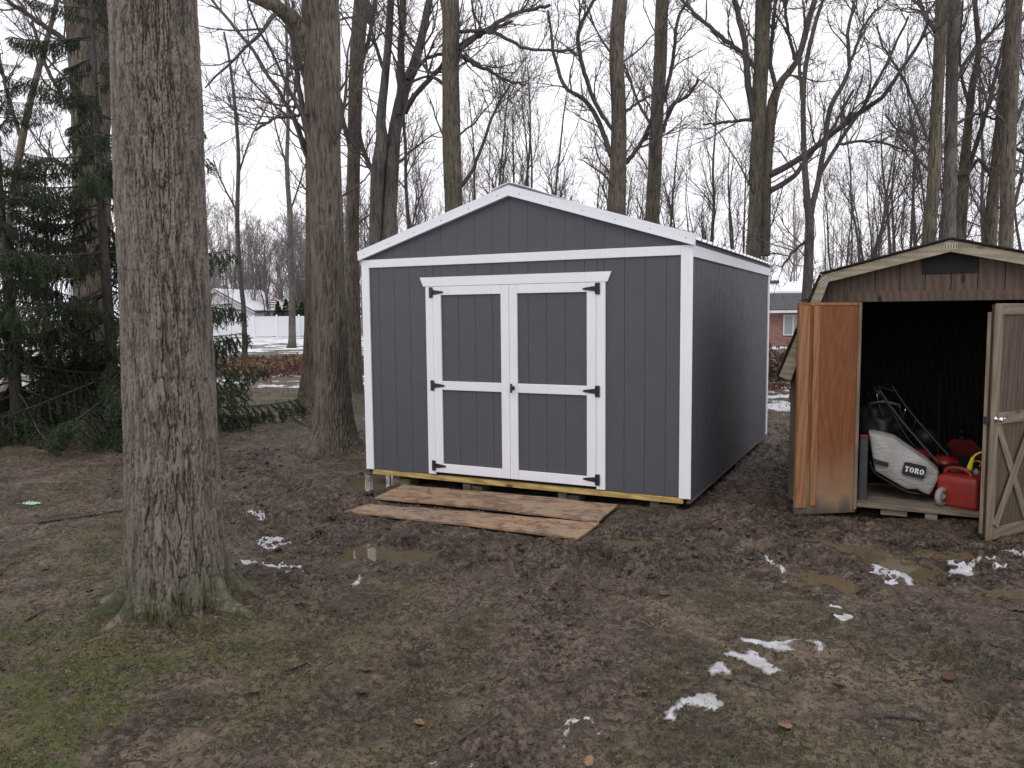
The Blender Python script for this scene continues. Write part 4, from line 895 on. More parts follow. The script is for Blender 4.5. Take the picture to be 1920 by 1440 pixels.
def trunk_mesh(name, path, rad, mat, sides=28, rows=80, flare=None, rough=.04, seed=0, zscale=3.0):
    """tapering trunk: root lobes at the foot, uneven girth all the way"""
    p = smooth_path(np.c_[path, rad], rows); c = p[:, :3]; r = p[:, 3]; a = np.arange(sides)*2*math.pi/sides
    T = unit(np.gradient(c, axis=0)); Sx = unit(np.cross(T, np.broadcast_to([0, 1., .02], T.shape))); Sy = np.cross(Sx, T); Sx, Sy = Sx, -Sy
    h = c[:, 2]-c[0, 2]; A, H = np.meshgrid(a, h)
    k = 1+rough*perlin(np.cos(A)*1.5+H*.4+seed, np.sin(A)*1.5+H*zscale*.3, seed)+rough*.5*perlin(A/(2*math.pi)*9, H*zscale, seed+3, 9)
    if flare:
        fl = np.zeros_like(A)
        for ang, amp, wid, hh in flare:
            dd = np.angle(np.exp(1j*(A-ang))); fl += amp*np.exp(-(dd/wid)**2)*np.exp(-np.maximum(H, 0)/hh)
        k = k+fl+.22*np.exp(-np.maximum(H, 0)/.22)
    Rr = r[:, None]*k
    V = c[:, None, :]+Rr[..., None]*(np.cos(A)[..., None]*Sx[:, None, :]+np.sin(A)[..., None]*Sy[:, None, :])
    i, kk = np.meshgrid(np.arange(rows-1), np.arange(sides), indexing='ij'); k2 = (kk+1) % sides
    Q = np.stack([i*sides+kk, i*sides+k2, (i+1)*sides+k2, (i+1)*sides+kk], -1).reshape(-1, 4)
    return mesh_np(name, V.reshape(-1, 3), [Q], mat)
def px_path(pts, Y, bend=0.0, seed=0):
    """picture polyline (x, y, width) -> world path and radii at distance Y, drifting in depth by `bend` along its length"""
    out = []; n = len(pts)
    for j, (x, y, w) in enumerate(pts):
        yy = Y+bend*(j/(max(1, n-1)))**1.2; out.append((*atY(x, y, yy), w/2/F*yy))
    return np.array(out)
def bare_tree(name, label, trunk, Y, limbs=(), mat='bark', seed=1, group=None, foot=None, flare=None, crown=(14, 2.6), top=True, sides=24, dens=1.0, to_ground=True):
    """trunk: picture polyline from the foot (or the lowest visible point) upwards; limbs: the ones the photo shows"""
    rng = np.random.default_rng(seed); tp = px_path(trunk, Y); 
    if to_ground and tp[0, 2] > .05:
        d = tp[0, :3]-tp[1, :3]; d = d/abs(d[2]); b = tp[0, :3].copy(); b[0] += d[0]*tp[0, 2]*.5; b[2] = -.06; tp = np.vstack([[*b, tp[0, 3]*1.12], tp])
    else: tp[0, 2] = min(tp[0, 2], 0)-.06
    if top:
        d = unit(tp[-1, :3]-tp[-2, :3]); e1 = tp[-1, :3]+d*2.0+[rng.normal()*.15, rng.normal()*.2, 0]; e2 = e1+d*2.5+[rng.normal()*.5, rng.normal()*.5, 0]
        tp = np.vstack([tp, [*e1, tp[-1, 3]*.85], [*e2, tp[-1, 3]*.5]])
    root = thing(name, label, 'tree', (tp[0, 0], tp[0, 1], 0), 0, group); off = np.array([tp[0, 0], tp[0, 1], 0])
    if flare is None: flare = [(rng.uniform(0, 6.28), rng.uniform(.25, .6), .35, .16) for _ in range(5)]
    link('trunk', trunk_mesh('trunk', tp[:, :3]-off, tp[:, 3], M[mat], sides, 90, flare, .05, seed), root)
    parents = []
    for lp, bend in limbs:
        q = px_path(lp, Y, bend); q = smooth_path(q, 22); q[:, 0] += .02*perlin(np.arange(22)*.7, np.full(22, seed*1.7), seed)*4*.25; q[:, 2] += .03*perlin(np.arange(22)*.8, np.full(22, seed*2.3), seed+1)
        V, Qd = tubes((q[:, :3]-off)[None], q[:, 3][None], 10 if lp[0][2] > 8 else 7); link('limb', mesh_np('limb', V, [Qd], M['limb'] if lp[0][2] < 16 else M[mat]), root); parents.append(q)
    # finer branching
    tr = smooth_path(tp, 22); parts = []
    kz = np.searchsorted(tr[:, 2], crown[1]); tr_c = smooth_path(tr[min(kz, 18):], 22)
    k0 = max(1, int(crown[0]*dens)); P1, R1 = sprout(tr_c[None, :, :3], tr_c[None, :, 3], rng, k0, .0, 1, 1.0, 2.6, .7, 1.35, 9, .14, .007, .25, .16, .2)
    if parents:
        PL = np.stack([q[:, :3] for q in parents]); RL = np.stack([q[:, 3] for q in parents])
        P1b, R1b = sprout(PL, RL, rng, max(2, int(8*dens)), .15, 1, .7, 2.0, .4, 1.1, 9, .5, .006, .2, .17, .4); P1 = np.concatenate([P1, P1b]); R1 = np.concatenate([R1, R1b])
    P2, R2 = sprout(P1, R1, rng, 6, .15, 1, .35, 1.0, .4, 1.0, 6, .6, .0045, .15, .2, .4); P3, R3 = sprout(P2, R2, rng, 4, .2, 1, .2, .5, .4, 1.0, 4, .7, .0036, .1, .2, .3)
    V, Qd = merge([tubes(P1-off, R1, 5), tubes(P2-off, R2, 4), tubes(P3-off, R3, 3)]); link('crown', mesh_np('crown', V, [Qd], M['twig']), root)
    return root

# ---- the big trunk in front: bark plates are real relief
def hero_tree():
    rng = np.random.default_rng(7); Y0 = TREE0[1]; pts = [(335, 1165, 236), (331, 1080, 206), (328, 1000, 190), (325, 900, 184), (319, 750, 180), (313, 600, 175), (304, 400, 172), (297, 200, 170), (288, 0, 166), (280, -150, 162)]
    p = np.array([(*atY(x, y, Y0), w/2/F*Y0) for x, y, w in pts]); p[0, 2] = min(p[0, 2], .02); g0 = float(base_z(np.array([TREE0[0]]), np.array([TREE0[1]]))[0])
    p = np.vstack([[p[0, 0], p[0, 1], -.10, p[0, 3]*1.06], p]); NS, NR = 420, 560; c = smooth_path(p, NR); a = np.arange(NS)*2*math.pi/NS
    h = c[:, 2]-g0; A, H = np.meshgrid(a, h); Rb = np.minimum(c[:, 3]*.90, .275)[:, None]*np.ones_like(A)
    Rb = Rb*(1+.028*perlin(np.cos(A)*1.3+5, np.sin(A)*1.3+H*.9, 2)+.02*np.cos(3*A+H*.5))
    # root buttresses: angle measured from +x, the camera side is -pi/2
    roots = [(-1.33, .13, .20, .26), (-2.10, .22, .13, .075), (-2.62, .30, .16, .085), (3.0, .30, .16, .075), (-.42, .30, .18, .10), (.35, .25, .25, .12), (1.3, .25, .3, .12), (2.2, .25, .3, .12), (-.85, .10, .13, .18)]
    fl = .035*np.exp(-np.maximum(H, 0)/.30)
    for an, am, wd, hh in roots:
        dd = np.angle(np.exp(1j*(A-an-.10*perlin(H*4, np.full_like(H, an), 9)))); e = np.exp(-np.maximum(H+.04, 0)/hh); fl = fl+am*np.exp(-(dd/(wd*(1-.35*e)))**2)*e
    Rb = Rb+fl
    per = 58; u = A/(2*math.pi)*per; zz = H*1.0
    wu = .55*perlin(u*.5, zz*1.6, 11, per//2)+.22*perlin(u, zz*7, 12, per)+.10*perlin(u*2, zz*22, 14, per*2)
    f1 = np.abs(perlin(u+wu, zz*2.6+.25*perlin(u, zz*2, 13, per), 21, per)); f2 = np.abs(perlin((u+wu)*1.5, zz*5.0, 22, int(per*1.5))); cr_ = np.abs(perlin((u+wu*1.6), zz*19+1.2*perlin(u*2, zz*4, 15, per*2), 23, per))
    plate = sstep(.0, .115, f1); sub = sstep(.0, .10, f2); crack = sstep(0, .09, cr_); flake = perlin(u*2, zz*12, 25, per*2)
    up_ = sstep(1.1, 2.6, H); dep = .030*(1-.1*up_)
    bark = dep*(plate-1)+.013*(sub-1)*plate+.009*(crack-1)*plate*(.4+.7*up_)+.005*flake*plate+.0018*perlin(u*6, zz*40, 26, per*6)
    sm = sstep(-.05, .3, H)*.15+.85; R_ = Rb+bark*sm*1.05+.006*(1-sm)*perlin(u*2, zz*18, 27, per*2)
    V = np.stack([c[:, 0:1]+R_*np.cos(A), c[:, 1:2]+R_*np.sin(A), np.broadcast_to(c[:, 2:3], A.shape)], -1)
    root = thing('oak_tree', 'thick grey barked tree trunk nearest the viewer, moss on its roots', 'tree', (TREE0[0], TREE0[1], 0)); off = np.array([TREE0[0], TREE0[1], 0])
    i, k = np.meshgrid(np.arange(NR-1), np.arange(NS), indexing='ij'); k2 = (k+1) % NS
    Q = np.stack([i*NS+k, i*NS+k2, (i+1)*NS+k2, (i+1)*NS+k], -1).reshape(-1, 4); link('trunk', mesh_np('trunk', V.reshape(-1, 3)-off, [Q], M['bark_hero']), root)
    e = c[-1, :3]; up_p = np.array([[*e, c[-1, 3]*.99], [e[0]-.1, e[1]+.1, e[2]+2.5, .22], [e[0]-.2, e[1]+.1, e[2]+6, .16]]); up_p[0, 2] -= .05
    link('upper_trunk', trunk_mesh('upper_trunk', up_p[:, :3]-off, up_p[:, 3], M['bark'], 24, 30, None, .05, 4), root)
    tr = smooth_path(up_p, 22); P1, R1 = sprout(tr[None, 6:, :3], tr[None, 6:, 3], rng, 7, 0, 1, 2, 4, .8, 1.3, 10, .3, .02, .3, .14, .1); P2, R2 = sprout(P1, R1, rng, 6, .2, 1, .6, 1.6, .4, 1, 6, .5, .006, .15, .2, .3); P3, R3 = sprout(P2, R2, rng, 4, .2, 1, .3, .7, .4, 1, 4, .6, .004)
    V, Qd = merge([tubes(P1-off, R1, 7), tubes(P2-off, R2, 4), tubes(P3-off, R3, 3)]); link('crown', mesh_np('crown', V, [Qd], M['limb']), root)
hero_tree()

bare_tree('maple_tree', 'large brown tree left of the grey shed, its roots spread on the mud', [(628, 846, 92), (625, 770, 72), (621, 690, 66), (617, 560, 62), (612, 420, 61), (608, 300, 61), (606, 150, 64), (603, 60, 68), (600, 0, 66)], 10.85,
          [([(583, 112, 40), (568, 62, 34), (536, 26, 28), (492, 0, 24), (430, -30, 20), (340, -70, 14)], -1.0), ([(606, 200, 9), (575, 215, 7), (520, 222, 6), (478, 245, 4)], -.6), ([(590, 330, 8), (560, 240, 8), (520, 170, 7), (470, 90, 6), (395, 0, 5)], .8)], 'bark', 11, flare=[(-1.2, .85, .20, .12), (-2.35, .95, .20, .12), (-.35, 1.35, .20, .14), (-1.75, .6, .14, .1), (-.75, .6, .14, .12), (2.8, .7, .3, .15), (1, .6, .4, .15)], sides=44)
bare_tree('maple_tree', 'brown tree standing close behind the trunk left of the grey shed', [(590, 770, 74), (592, 700, 52), (595, 600, 48), (596, 400, 44), (592, 200, 40), (588, 0, 36)], 15.6,
          [([(578, 260, 12), (560, 160, 10), (545, 60, 9), (520, 0, 8)], .5), ([(580, 180, 8), (556, 90, 7), (548, 0, 6)], 0)], 'bark', 12, flare=[(-1.2, .9, .25, .15), (-2.4, 1.1, .25, .15), (-.6, .8, .25, .15), (3, .9, .3, .15)], sides=32)
bare_tree('maple_tree', 'straight olive brown trunk at the left edge of the grey shed', [(664, 735, 33), (662, 600, 28), (661, 447, 25), (664, 275, 24), (668, 137, 26), (678, 0, 27)], 19.2,
          [([(662, 300, 9), (640, 210, 8), (622, 100, 7), (610, 0, 6)], -.8), ([(668, 140, 10), (690, 80, 8), (705, 0, 7)], .6)], 'bark', 13)
bare_tree('forked_tree', 'dark tree with several forking stems above the left eave of the grey shed', [(704, 447, 24), (706, 380, 24), (709, 320, 25), (716, 261, 22), (714, 223, 18), (721, 155, 15), (729, 69, 14), (733, 0, 13)], 17.5,
          [([(726, 470, 30), (728, 440, 28), (735, 309, 26), (741, 240, 24), (757, 172, 22), (777, 120, 18), (791, 69, 15), (805, 0, 13)], .6), ([(748, 215, 15), (752, 150, 14), (752, 90, 13), (756, 0, 12)], -.4), ([(758, 212, 12), (777, 179, 10), (826, 127, 9), (863, 86, 8), (901, 65, 7), (960, 40, 5)], -1.2),
           ([(707, 330, 10), (690, 305, 9), (676, 260, 8), (672, 200, 6)], .3), ([(765, 150, 8), (800, 110, 7), (850, 100, 6), (900, 120, 4)], .8), ([(722, 140, 7), (700, 70, 6), (690, 0, 5)], .4)], 'bark_grey', 14)
bare_tree('maple_tree', 'straight brown trunk rising just left of the grey shed ridge', [(851, 400, 34), (849, 344, 33), (846, 240, 33), (845, 137, 31), (844, 0, 31)], 16.5,
          [([(858, 58, 7), (901, 58, 7), (936, 65, 7), (960, 79, 6), (984, 91, 6), (1018, 94, 5), (1070, 95, 5), (1085, 106, 4)], -.9), ([(858, 98, 9), (890, 122, 7), (915, 131, 6), (940, 147, 5), (985, 160, 4)], .7), ([(860, 92, 10), (905, 62, 9), (960, 28, 7), (1030, 10, 6)], 1.0), ([(836, 160, 7), (800, 130, 6), (760, 60, 5), (745, 0, 4)], .8), ([(862, 352, 8), (885, 320, 7), (900, 285, 6), (925, 215, 5), (955, 160, 4)], -.6)], 'bark_olive', 15)
bare_tree('maple_tree', 'gently curved brown trunk right of the grey shed ridge', [(1156, 400, 35), (1159, 309, 30), (1160, 206, 27), (1156, 120, 27), (1158, 50, 27), (1162, 0, 27)], 17,
          [([(1174, 306, 9), (1204, 265, 8), (1217, 237, 7), (1235, 190, 5)], -.8), ([(1146, 292, 10), (1128, 241, 9), (1101, 192, 8), (1059, 162, 7), (1039, 103, 6), (1035, 69, 5), (1028, 20, 4)], .9), ([(1150, 245, 7), (1114, 189, 8), (1087, 103, 8), (1087, 52, 7), (1114, 0, 6)], -.9), ([(1172, 210, 6), (1200, 190, 5), (1240, 170, 4)], .5)], 'bark', 16)
bare_tree('maple_tree', 'leaning brown trunk above the right roof slope of the grey shed', [(1223, 415, 26), (1228, 309, 25), (1232, 206, 23), (1238, 120, 23), (1242, 0, 23)], 19.5,
          [([(1245, 190, 8), (1262, 110, 7), (1270, 40, 6), (1290, 0, 5)], .7), ([(1226, 240, 6), (1200, 200, 5), (1170, 120, 4)], .8), ([(1243, 250, 7), (1258, 200, 6), (1290, 180, 5), (1310, 150, 4)], -.6)], 'bark', 17)
bare_tree('forked_tree', 'twin stemmed tree above the rear corner of the grey shed', [(1413, 480, 27), (1415, 420, 25), (1419, 311, 24), (1424, 200, 25), (1428, 100, 26), (1431, 0, 27)], 17.2,
          [([(1434, 480, 20), (1435, 389, 18), (1438, 300, 19), (1446, 210, 20), (1452, 180, 17), (1462, 155, 14), (1480, 133, 12), (1497, 109, 11), (1511, 60, 11), (1528, 0, 10)], .5), ([(1414, 225, 13), (1402, 156, 12), (1396, 78, 11), (1382, 19, 10), (1376, -20, 10)], -.5), ([(1418, 128, 9), (1388, 97, 8), (1353, 70, 8), (1298, 20, 6), (1275, -5, 5)], .9), ([(1412, 224, 7), (1357, 229, 5), (1318, 235, 3)], .5),
           ([(1444, 328, 13), (1508, 292, 11), (1551, 257, 10), (1613, 210, 9), (1652, 183, 8), (1683, 140, 7), (1726, 78, 6), (1741, 39, 5)], -1.8), ([(1444, 358, 11), (1489, 330, 9), (1508, 303, 8), (1560, 240, 6), (1600, 170, 5)], 1.2), ([(1455, 165, 8), (1444, 120, 8), (1448, 60, 7), (1455, 0, 7)], .7), ([(1490, 112, 7), (1478, 60, 6), (1470, 0, 5)], -.3)], 'bark_olive', 18)
bare_tree('young_tree', 'slender dark tree forking into a fan between the two sheds', [(1494, 720, 21), (1503, 640, 20), (1512, 560, 18), (1518, 428, 16), (1513, 370, 13), (1508, 292, 10), (1506, 194, 9), (1512, 117, 8), (1530, 39, 7), (1543, 0, 6)], 16.2,
          [([(1519, 415, 11), (1535, 330, 10), (1547, 264, 9), (1555, 210, 9), (1582, 155, 8), (1592, 124, 7), (1590, 58, 6), (1602, 0, 5)], -.6), ([(1592, 124, 6), (1621, 47, 5), (1648, 12, 4)], 0), ([(1535, 334, 8), (1570, 272, 7), (1629, 183, 6), (1664, 113, 5), (1703, 31, 4)], .9), ([(1506, 194, 7), (1498, 120, 6), (1510, 60, 5), (1505, 0, 4)], .4),
           ([(1570, 272, 6), (1610, 266, 5), (1660, 268, 4), (1700, 285, 3)], .3), ([(1515, 450, 6), (1490, 470, 5), (1465, 500, 4)], .2)], 'limb', 19, top=False)
for nm, lab, tr_, yy, lm, mt, sd in (
  ('maple_tree', 'left trunk of the cluster behind the barn roofed shed', [(1742, 445, 23), (1750, 350, 22), (1757, 195, 20), (1762, 100, 21), (1766, 0, 22)], 15.5, [([(1738, 260, 6), (1716, 200, 5), (1690, 140, 5), (1655, 85, 4), (1643, 45, 3)], -.6), ([(1755, 60, 9), (1735, 30, 8), (1722, 0, 7)], .5), ([(1748, 330, 6), (1700, 270, 4), (1660, 215, 3)], .4)], 'bark_olive', 21),
  ('maple_tree', 'dark straight trunk second from left in the cluster behind the barn roofed shed', [(1780, 445, 22), (1781, 350, 22), (1784, 195, 21), (1786, 100, 21), (1789, 0, 22)], 16.2, [([(1795, 150, 8), (1815, 110, 7), (1850, 70, 6), (1880, 40, 5)], .5), ([(1775, 100, 6), (1760, 40, 5)], .3), ([(1790, 235, 6), (1830, 215, 5), (1870, 225, 4)], .6)], 'bark_grey', 22),
  ('young_tree', 'reddish brown leaning stem in the middle of the trunk cluster at right', [(1800, 445, 21), (1804, 380, 20), (1808, 320, 18), (1814, 250, 15), (1823, 160, 12), (1835, 97, 10), (1828, 0, 8)], 17.0, [([(1806, 350, 9), (1840, 240, 8), (1860, 170, 7), (1885, 60, 5)], .6), ([(1817, 200, 7), (1800, 120, 5), (1805, 0, 4)], -.4)], 'bark', 23),
  ('maple_tree', 'leaning brown trunk fourth in the cluster behind the barn roofed shed', [(1857, 455, 22), (1860, 389, 21), (1867, 311, 18), (1874, 233, 15), (1881, 150, 13), (1890, 60, 11), (1893, 0, 10)], 16.6, [([(1860, 330, 8), (1835, 300, 7), (1815, 325, 5), (1780, 330, 4)], .3), ([(1870, 300, 6), (1900, 280, 5), (1925, 290, 4)], -.3)], 'bark', 24),
  ('maple_tree', 'straight trunk at the far right edge of the picture, behind the barn roofed shed', [(1886, 460, 24), (1889, 350, 24), (1894, 200, 24), (1898, 100, 25), (1902, 0, 26)], 15.8, [([(1895, 330, 8), (1925, 310, 7), (1960, 270, 6)], .4), ([(1892, 260, 8), (1920, 190, 7), (1950, 120, 6)], .5), ([(1885, 230, 5), (1850, 190, 4), (1840, 150, 3)], -.5)], 'bark', 25)):
    bare_tree(nm, lab, tr_, yy, lm, mt, sd, crown=(20, 2.6))
bare_tree('young_tree', 'thin bare tree seen right of the near trunk, dry leaves on its twigs', [(459, 674, 11), (457, 583, 9), (450, 510, 8.5), (445, 413, 8), (447, 292, 7), (440, 194, 6), (430, 112, 4.5), (420, 60, 3.5)], 33, [([(446, 330, 4), (470, 260, 3), (500, 200, 2.5)], 1), ([(446, 400, 4), (415, 340, 3), (400, 300, 2)], .5)], 'limb', 26, crown=(26, 3), top=False, sides=12)
bare_tree('young_tree', 'slender straight tree standing on the snowy lawn before the white fence', [(548, 652, 15), (547, 535, 11), (544, 413, 10), (538, 316, 8), (540, 233, 7), (539, 146, 6), (537, 60, 5), (536, 0, 4)], 47, [([(543, 400, 4), (560, 350, 3), (575, 300, 2)], 1), ([(540, 320, 4), (520, 250, 3), (505, 180, 2)], 1)], 'bark_grey', 27, crown=(30, 3), sides=12)
bare_tree('maple_tree', 'double trunk wrapped in spruce boughs at the left edge', [(172, 725, 66), (172, 500, 62), (172, 320, 64), (160, 180, 50), (152, 100, 44), (143, 0, 42)], 16.5, [([(184, 300, 40), (187, 180, 36), (188, 100, 33), (190, 0, 31), (192, -80, 28)], .3), ([(150, 100, 12), (100, 60, 10), (40, 20, 8), (0, -10, 7)], -1), ([(140, 220, 8), (90, 130, 7), (60, 40, 6)], .5), ([(150, 330, 10), (90, 300, 8), (20, 330, 6)], .5)], 'bark', 28, crown=(18, 2.4), sides=32)
bare_tree('young_tree', 'thin crooked tree at the far left edge behind the spruce', [(18, 640, 18), (14, 450, 15), (30, 330, 13), (50, 220, 12), (75, 120, 10), (100, 30, 8), (110, -20, 7)], 20, [([(14, 450, 9), (-20, 380, 8), (-60, 300, 6)], .4), ([(40, 260, 7), (10, 160, 6), (-10, 60, 5)], .4)], 'bark', 29)

# ---- woodland behind: prototypes, then individual copies
def proto(seed, H, stems, lowest, spread):
    rng = np.random.default_rng(seed); parts = []
    tr = []
    for s_ in range(stems):
        a = rng.uniform(0, 6.28); lean = rng.uniform(.03, .16)*(1 if stems > 1 else .4); z = np.linspace(0, 1, 9)
        q = np.stack([np.cos(a)*lean*H*z**1.3+rng.normal(size=9).cumsum()*.05, np.sin(a)*lean*H*z**1.3+rng.normal(size=9).cumsum()*.05, z*H*rng.uniform(.8, 1)-.1], 1); q[0, :2] = 0; tr.append(q)
    P0 = resamp(tr, 16); r0 = .0105*H*(1 if stems == 1 else .75); R0_ = r0*np.linspace(1, .18, 16)[None].repeat(stems, 0)
    V0 = tubes(P0, R0_, 9)
    P1, R1 = sprout(P0, R0_, rng, max(4, 15//stems), lowest, .97, H*.22*spread, H*.42*spread, .45, .95, 9, .5, .010, .30, .13, .55)
    P2, R2 = sprout(P1, R1, rng, 7, .15, 1, H*.08, H*.19, .4, .95, 7, .55, .006, .2, .17, .4); P3, R3 = sprout(P2, R2, rng, 6, .15, 1, .3, .85, .4, 1, 4, .6, .0045, .12, .2, .3)
    V, Qd = merge([tubes(P1, R1, 5), tubes(P2, R2, 4), tubes(P3, R3, 3)])
    return mesh_np('trunk', V0[0], [V0[1]], M['limb']), mesh_np('crown', V, [Qd], M['twig'])
PR = [proto(101, 8.0, 3, .15, 1.0), proto(102, 9.5, 1, .22, .9), proto(103, 7.0, 4, .10, 1.1), proto(104, 10.5, 2, .25, .9), proto(105, 6.0, 3, .08, 1.2)]
spots = [(985, 22, 0), (1065, 24, 2), (1110, 21, 4), (1145, 27, 1), (905, 27, 3), (775, 25, 1), (745, 30, 0), (1010, 33, 3), (1190, 30, 0), (1270, 24, 4), (1300, 28, 2), (1330, 23, 1), (1375, 26, 0), (1580, 26, 0), (1600, 21, 4), (1640, 27, 2), (1675, 24, 0), (1715, 29, 1), (1760, 23, 2), (1830, 22, 0), (1850, 27, 3), (1905, 22, 4), (1940, 26, 0), (690, 33, 2), (430, 90, 0), (500, 95, 3), (565, 90, 2), (90, 30, 1), (30, 36, 0), (-30, 28, 2), (250, 34, 3), (860, 38, 0), (1235, 38, 3), (1420, 37, 1), (1620, 36, 3), (1780, 35, 1), (1985, 30, 2), (940, 44, 1), (1090, 42, 0)]
rng = np.random.default_rng(55)
for px, yy, kd in spots:
    b = atY(px, 600, yy); t = thing('bare_tree', ('slim single stemmed' if kd == 1 else 'slim twin stemmed' if kd == 3 else 'bushy many stemmed')+' leafless tree '+('left of the grey shed' if px < 690 else 'behind the left roof slope of the grey shed' if px < 950 else 'behind the right roof slope of the grey shed' if px < 1290 else 'behind the rear eave of the grey shed' if px < 1450 else 'between the two sheds' if px < 1560 else 'behind the left half of the barn roofed shed' if px < 1782 else 'behind the right half of the barn roofed shed'), 'tree', (b[0], b[1], -.03), rng.uniform(0, 6.28), 'slim leafless trees of the woodland'); s_ = rng.uniform(.85, 1.2)*(1+.12*(yy > 35)); t.scale = (s_, s_, s_)
    for nm, me in zip(('trunk', 'crown'), PR[kd]): link(nm, me, t)
# ---- far wood that reads as one mass
def far_wood():
    parts = []; rng = np.random.default_rng(77); N = 185
    for j in range(N):
        px = rng.uniform(-250, 2200) if j > 85 else rng.uniform(370, 700); yy = rng.uniform(62, 135) if not (380 < px < 600) else rng.uniform(96, 140); b = atY(px, 600, yy); H = rng.uniform(9.5, 16)*(1 if px < 700 else rng.uniform(.8, 1.15))
        P0 = np.stack([np.full(6, b[0])+rng.normal(size=6).cumsum()*.15, np.full(6, b[1])+rng.normal(size=6).cumsum()*.15, np.linspace(-.3, H, 6)], 1)[None]; R0_ = np.linspace(.13, .03, 6)[None]
        P1, R1 = sprout(P0, R0_, rng, 13, .12, 1, 2.5, 5.0, .4, .9, 5, .5, .025, .3, .12, .5); P2, R2 = sprout(P1, R1, rng, 7, .1, 1, 1.0, 2.2, .4, .9, 3, .6, .016 if px > 720 else .024, .25, .15, .3); P3, R3 = sprout(P2, R2, rng, 2, .2, 1, .5, 1.3, .4, .9, 2, .7, .011 if px > 720 else .018, .2, .15, .3)
        parts += [tubes(P0, R0_, 5), tubes(P1, R1, 3), tubes(P2, R2, 3), tubes(P3, R3, 3)]
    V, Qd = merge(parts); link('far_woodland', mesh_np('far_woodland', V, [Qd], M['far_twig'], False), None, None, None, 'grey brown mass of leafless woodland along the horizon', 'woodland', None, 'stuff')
far_wood()

# ------------------------------------------------------------------ spruce
def bough_mesh(seed, L):
    rng = np.random.default_rng(seed); n = 14; t = np.linspace(0, 1, n)
    ax = np.stack([t*L, .05*np.sin(t*5+seed), -.20*L*t**1.1+.13*L*t**3], 1); parts = [tubes(ax[None], (.020*(1-.8*t))[None], 5)]
    ks = 46; tt_ = np.linspace(.16, .99, ks); sgn = np.where(np.arange(ks) % 2, 1, -1); f = tt_*(n-1); i = np.minimum(f.astype(int), n-2); w = (f-i)[:, None]; p = ax[i]*(1-w)+ax[i+1]*w
    ln = (.16+.62*np.sin(np.clip(tt_, 0, 1)*2.6)**.8*(1-tt_*.62))*L*.36*rng.uniform(.75, 1.15, ks); aa = rng.uniform(.75, 1.15, ks); d = np.stack([np.cos(aa), sgn*np.sin(aa), rng.uniform(-.35, .0, ks)], 1)
    m = 7; S_ = np.zeros((ks, m, 3)); S_[:, 0] = p
    for q in range(1, m):
        d = unit(d+np.array([0, 0, -.26])+rng.normal(size=d.shape)*.05); S_[:, q] = S_[:, q-1]+d*(ln/(m-1))[:, None]
    parts.append(tubes(S_, np.full((ks, m), .004), 3)); P2, R2 = sprout(S_, np.full((ks, m), .004), rng, 4, .25, 1, .07*L*.6, .16*L*.6, .5, .9, 4, 1, .0025, -.35, .08, .3); parts.append(tubes(P2, R2, 3))
    wood = merge(parts)
    # needles: thin blades all round every shoot
    axes = [(ax[None, 4:], 80), (S_, 62), (P2, 26)]; A_, D_ = [], []
    for Pp, k in axes:
        B, m, _ = Pp.shape; u = rng.uniform(0, 1, (B, k))*(m-1.001); ii = u.astype(int); w = (u-ii)[..., None]; bi = np.arange(B)[:, None]; A_.append((Pp[bi, ii]*(1-w)+Pp[bi, ii+1]*w).reshape(-1, 3)); T = unit(Pp[bi, ii+1]-Pp[bi, ii]).reshape(-1, 3)
        q = rng.normal(size=T.shape); q = unit(q-T*(q*T).sum(-1, keepdims=True)); D_.append(unit(T*.75+q*.8+np.array([0, 0, -.12])))
    A = np.concatenate(A_); Dd = np.concatenate(D_); N = len(A); ln = rng.uniform(.022, .040, N)[:, None]; sd = unit(np.cross(Dd, rng.normal(size=Dd.shape)))*.0042
    V = np.concatenate([A-sd, A+sd, A+Dd*ln+sd*.5, A+Dd*ln-sd*.5]); Qn = np.stack([np.arange(N), np.arange(N)+N, np.arange(N)+2*N, np.arange(N)+3*N], 1); tint = np.tile(rng.uniform(0, 1, N)*.7+.3*rng.uniform(0, 1), 4)
    return mesh_np('bough', wood[0], [wood[1]], M['limb']), mesh_np('needles', V, [Qn], M['needle'], False, dict(tint=tint))
BM = [bough_mesh(201, 2.2), bough_mesh(202, 2.2), bough_mesh(203, 2.2)]
def spruce(px, Y, H, rad, seed, label, zs=.25, whorl=.30):
    rng = np.random.default_rng(seed); b = atY(px, 640, Y); root = thing('spruce_tree', label, 'tree', (b[0], b[1], 0)); z = np.linspace(-.1, H, 12)
    V, Qd = tubes(np.stack([.03*np.sin(z), .03*np.cos(z*1.3), z], 1)[None], (.095*(1-.9*z/H)+.006)[None], 12); link('trunk', mesh_np('trunk', V, [Qd], M['limb']), root)
    z = zs
    while z < H-.4:
        for k in range(5 if z < H*.22 else 4):
            r_ = rad*(1-(z/H))**.75*rng.uniform(.72, 1.12)+.15; s_ = r_/2.2; a = rng.uniform(0, 6.28)
            if rng.uniform() < (.06 if z < 1.6 else .16): continue
            me = BM[rng.integers(3)]; o = link('bough', me[0], root, (0, 0, z+rng.uniform(-.1, .1)), (rng.uniform(-.2, .2), rng.uniform(-.02, .30)-.25*(z/H), a)); o.scale = (s_, s_, s_*rng.uniform(.85, 1.3)); link('needles', me[1], o)
        z += whorl*rng.uniform(.75, 1.2)
spruce(205, 13.2, 8.5, 2.75, 31, 'dark green spruce with drooping boughs left of and behind the near trunk', .45, .25)
spruce(20, 12.6, 6.2, 2.1, 32, 'bushy dark spruce at the lower left edge of the picture', .2, .22)

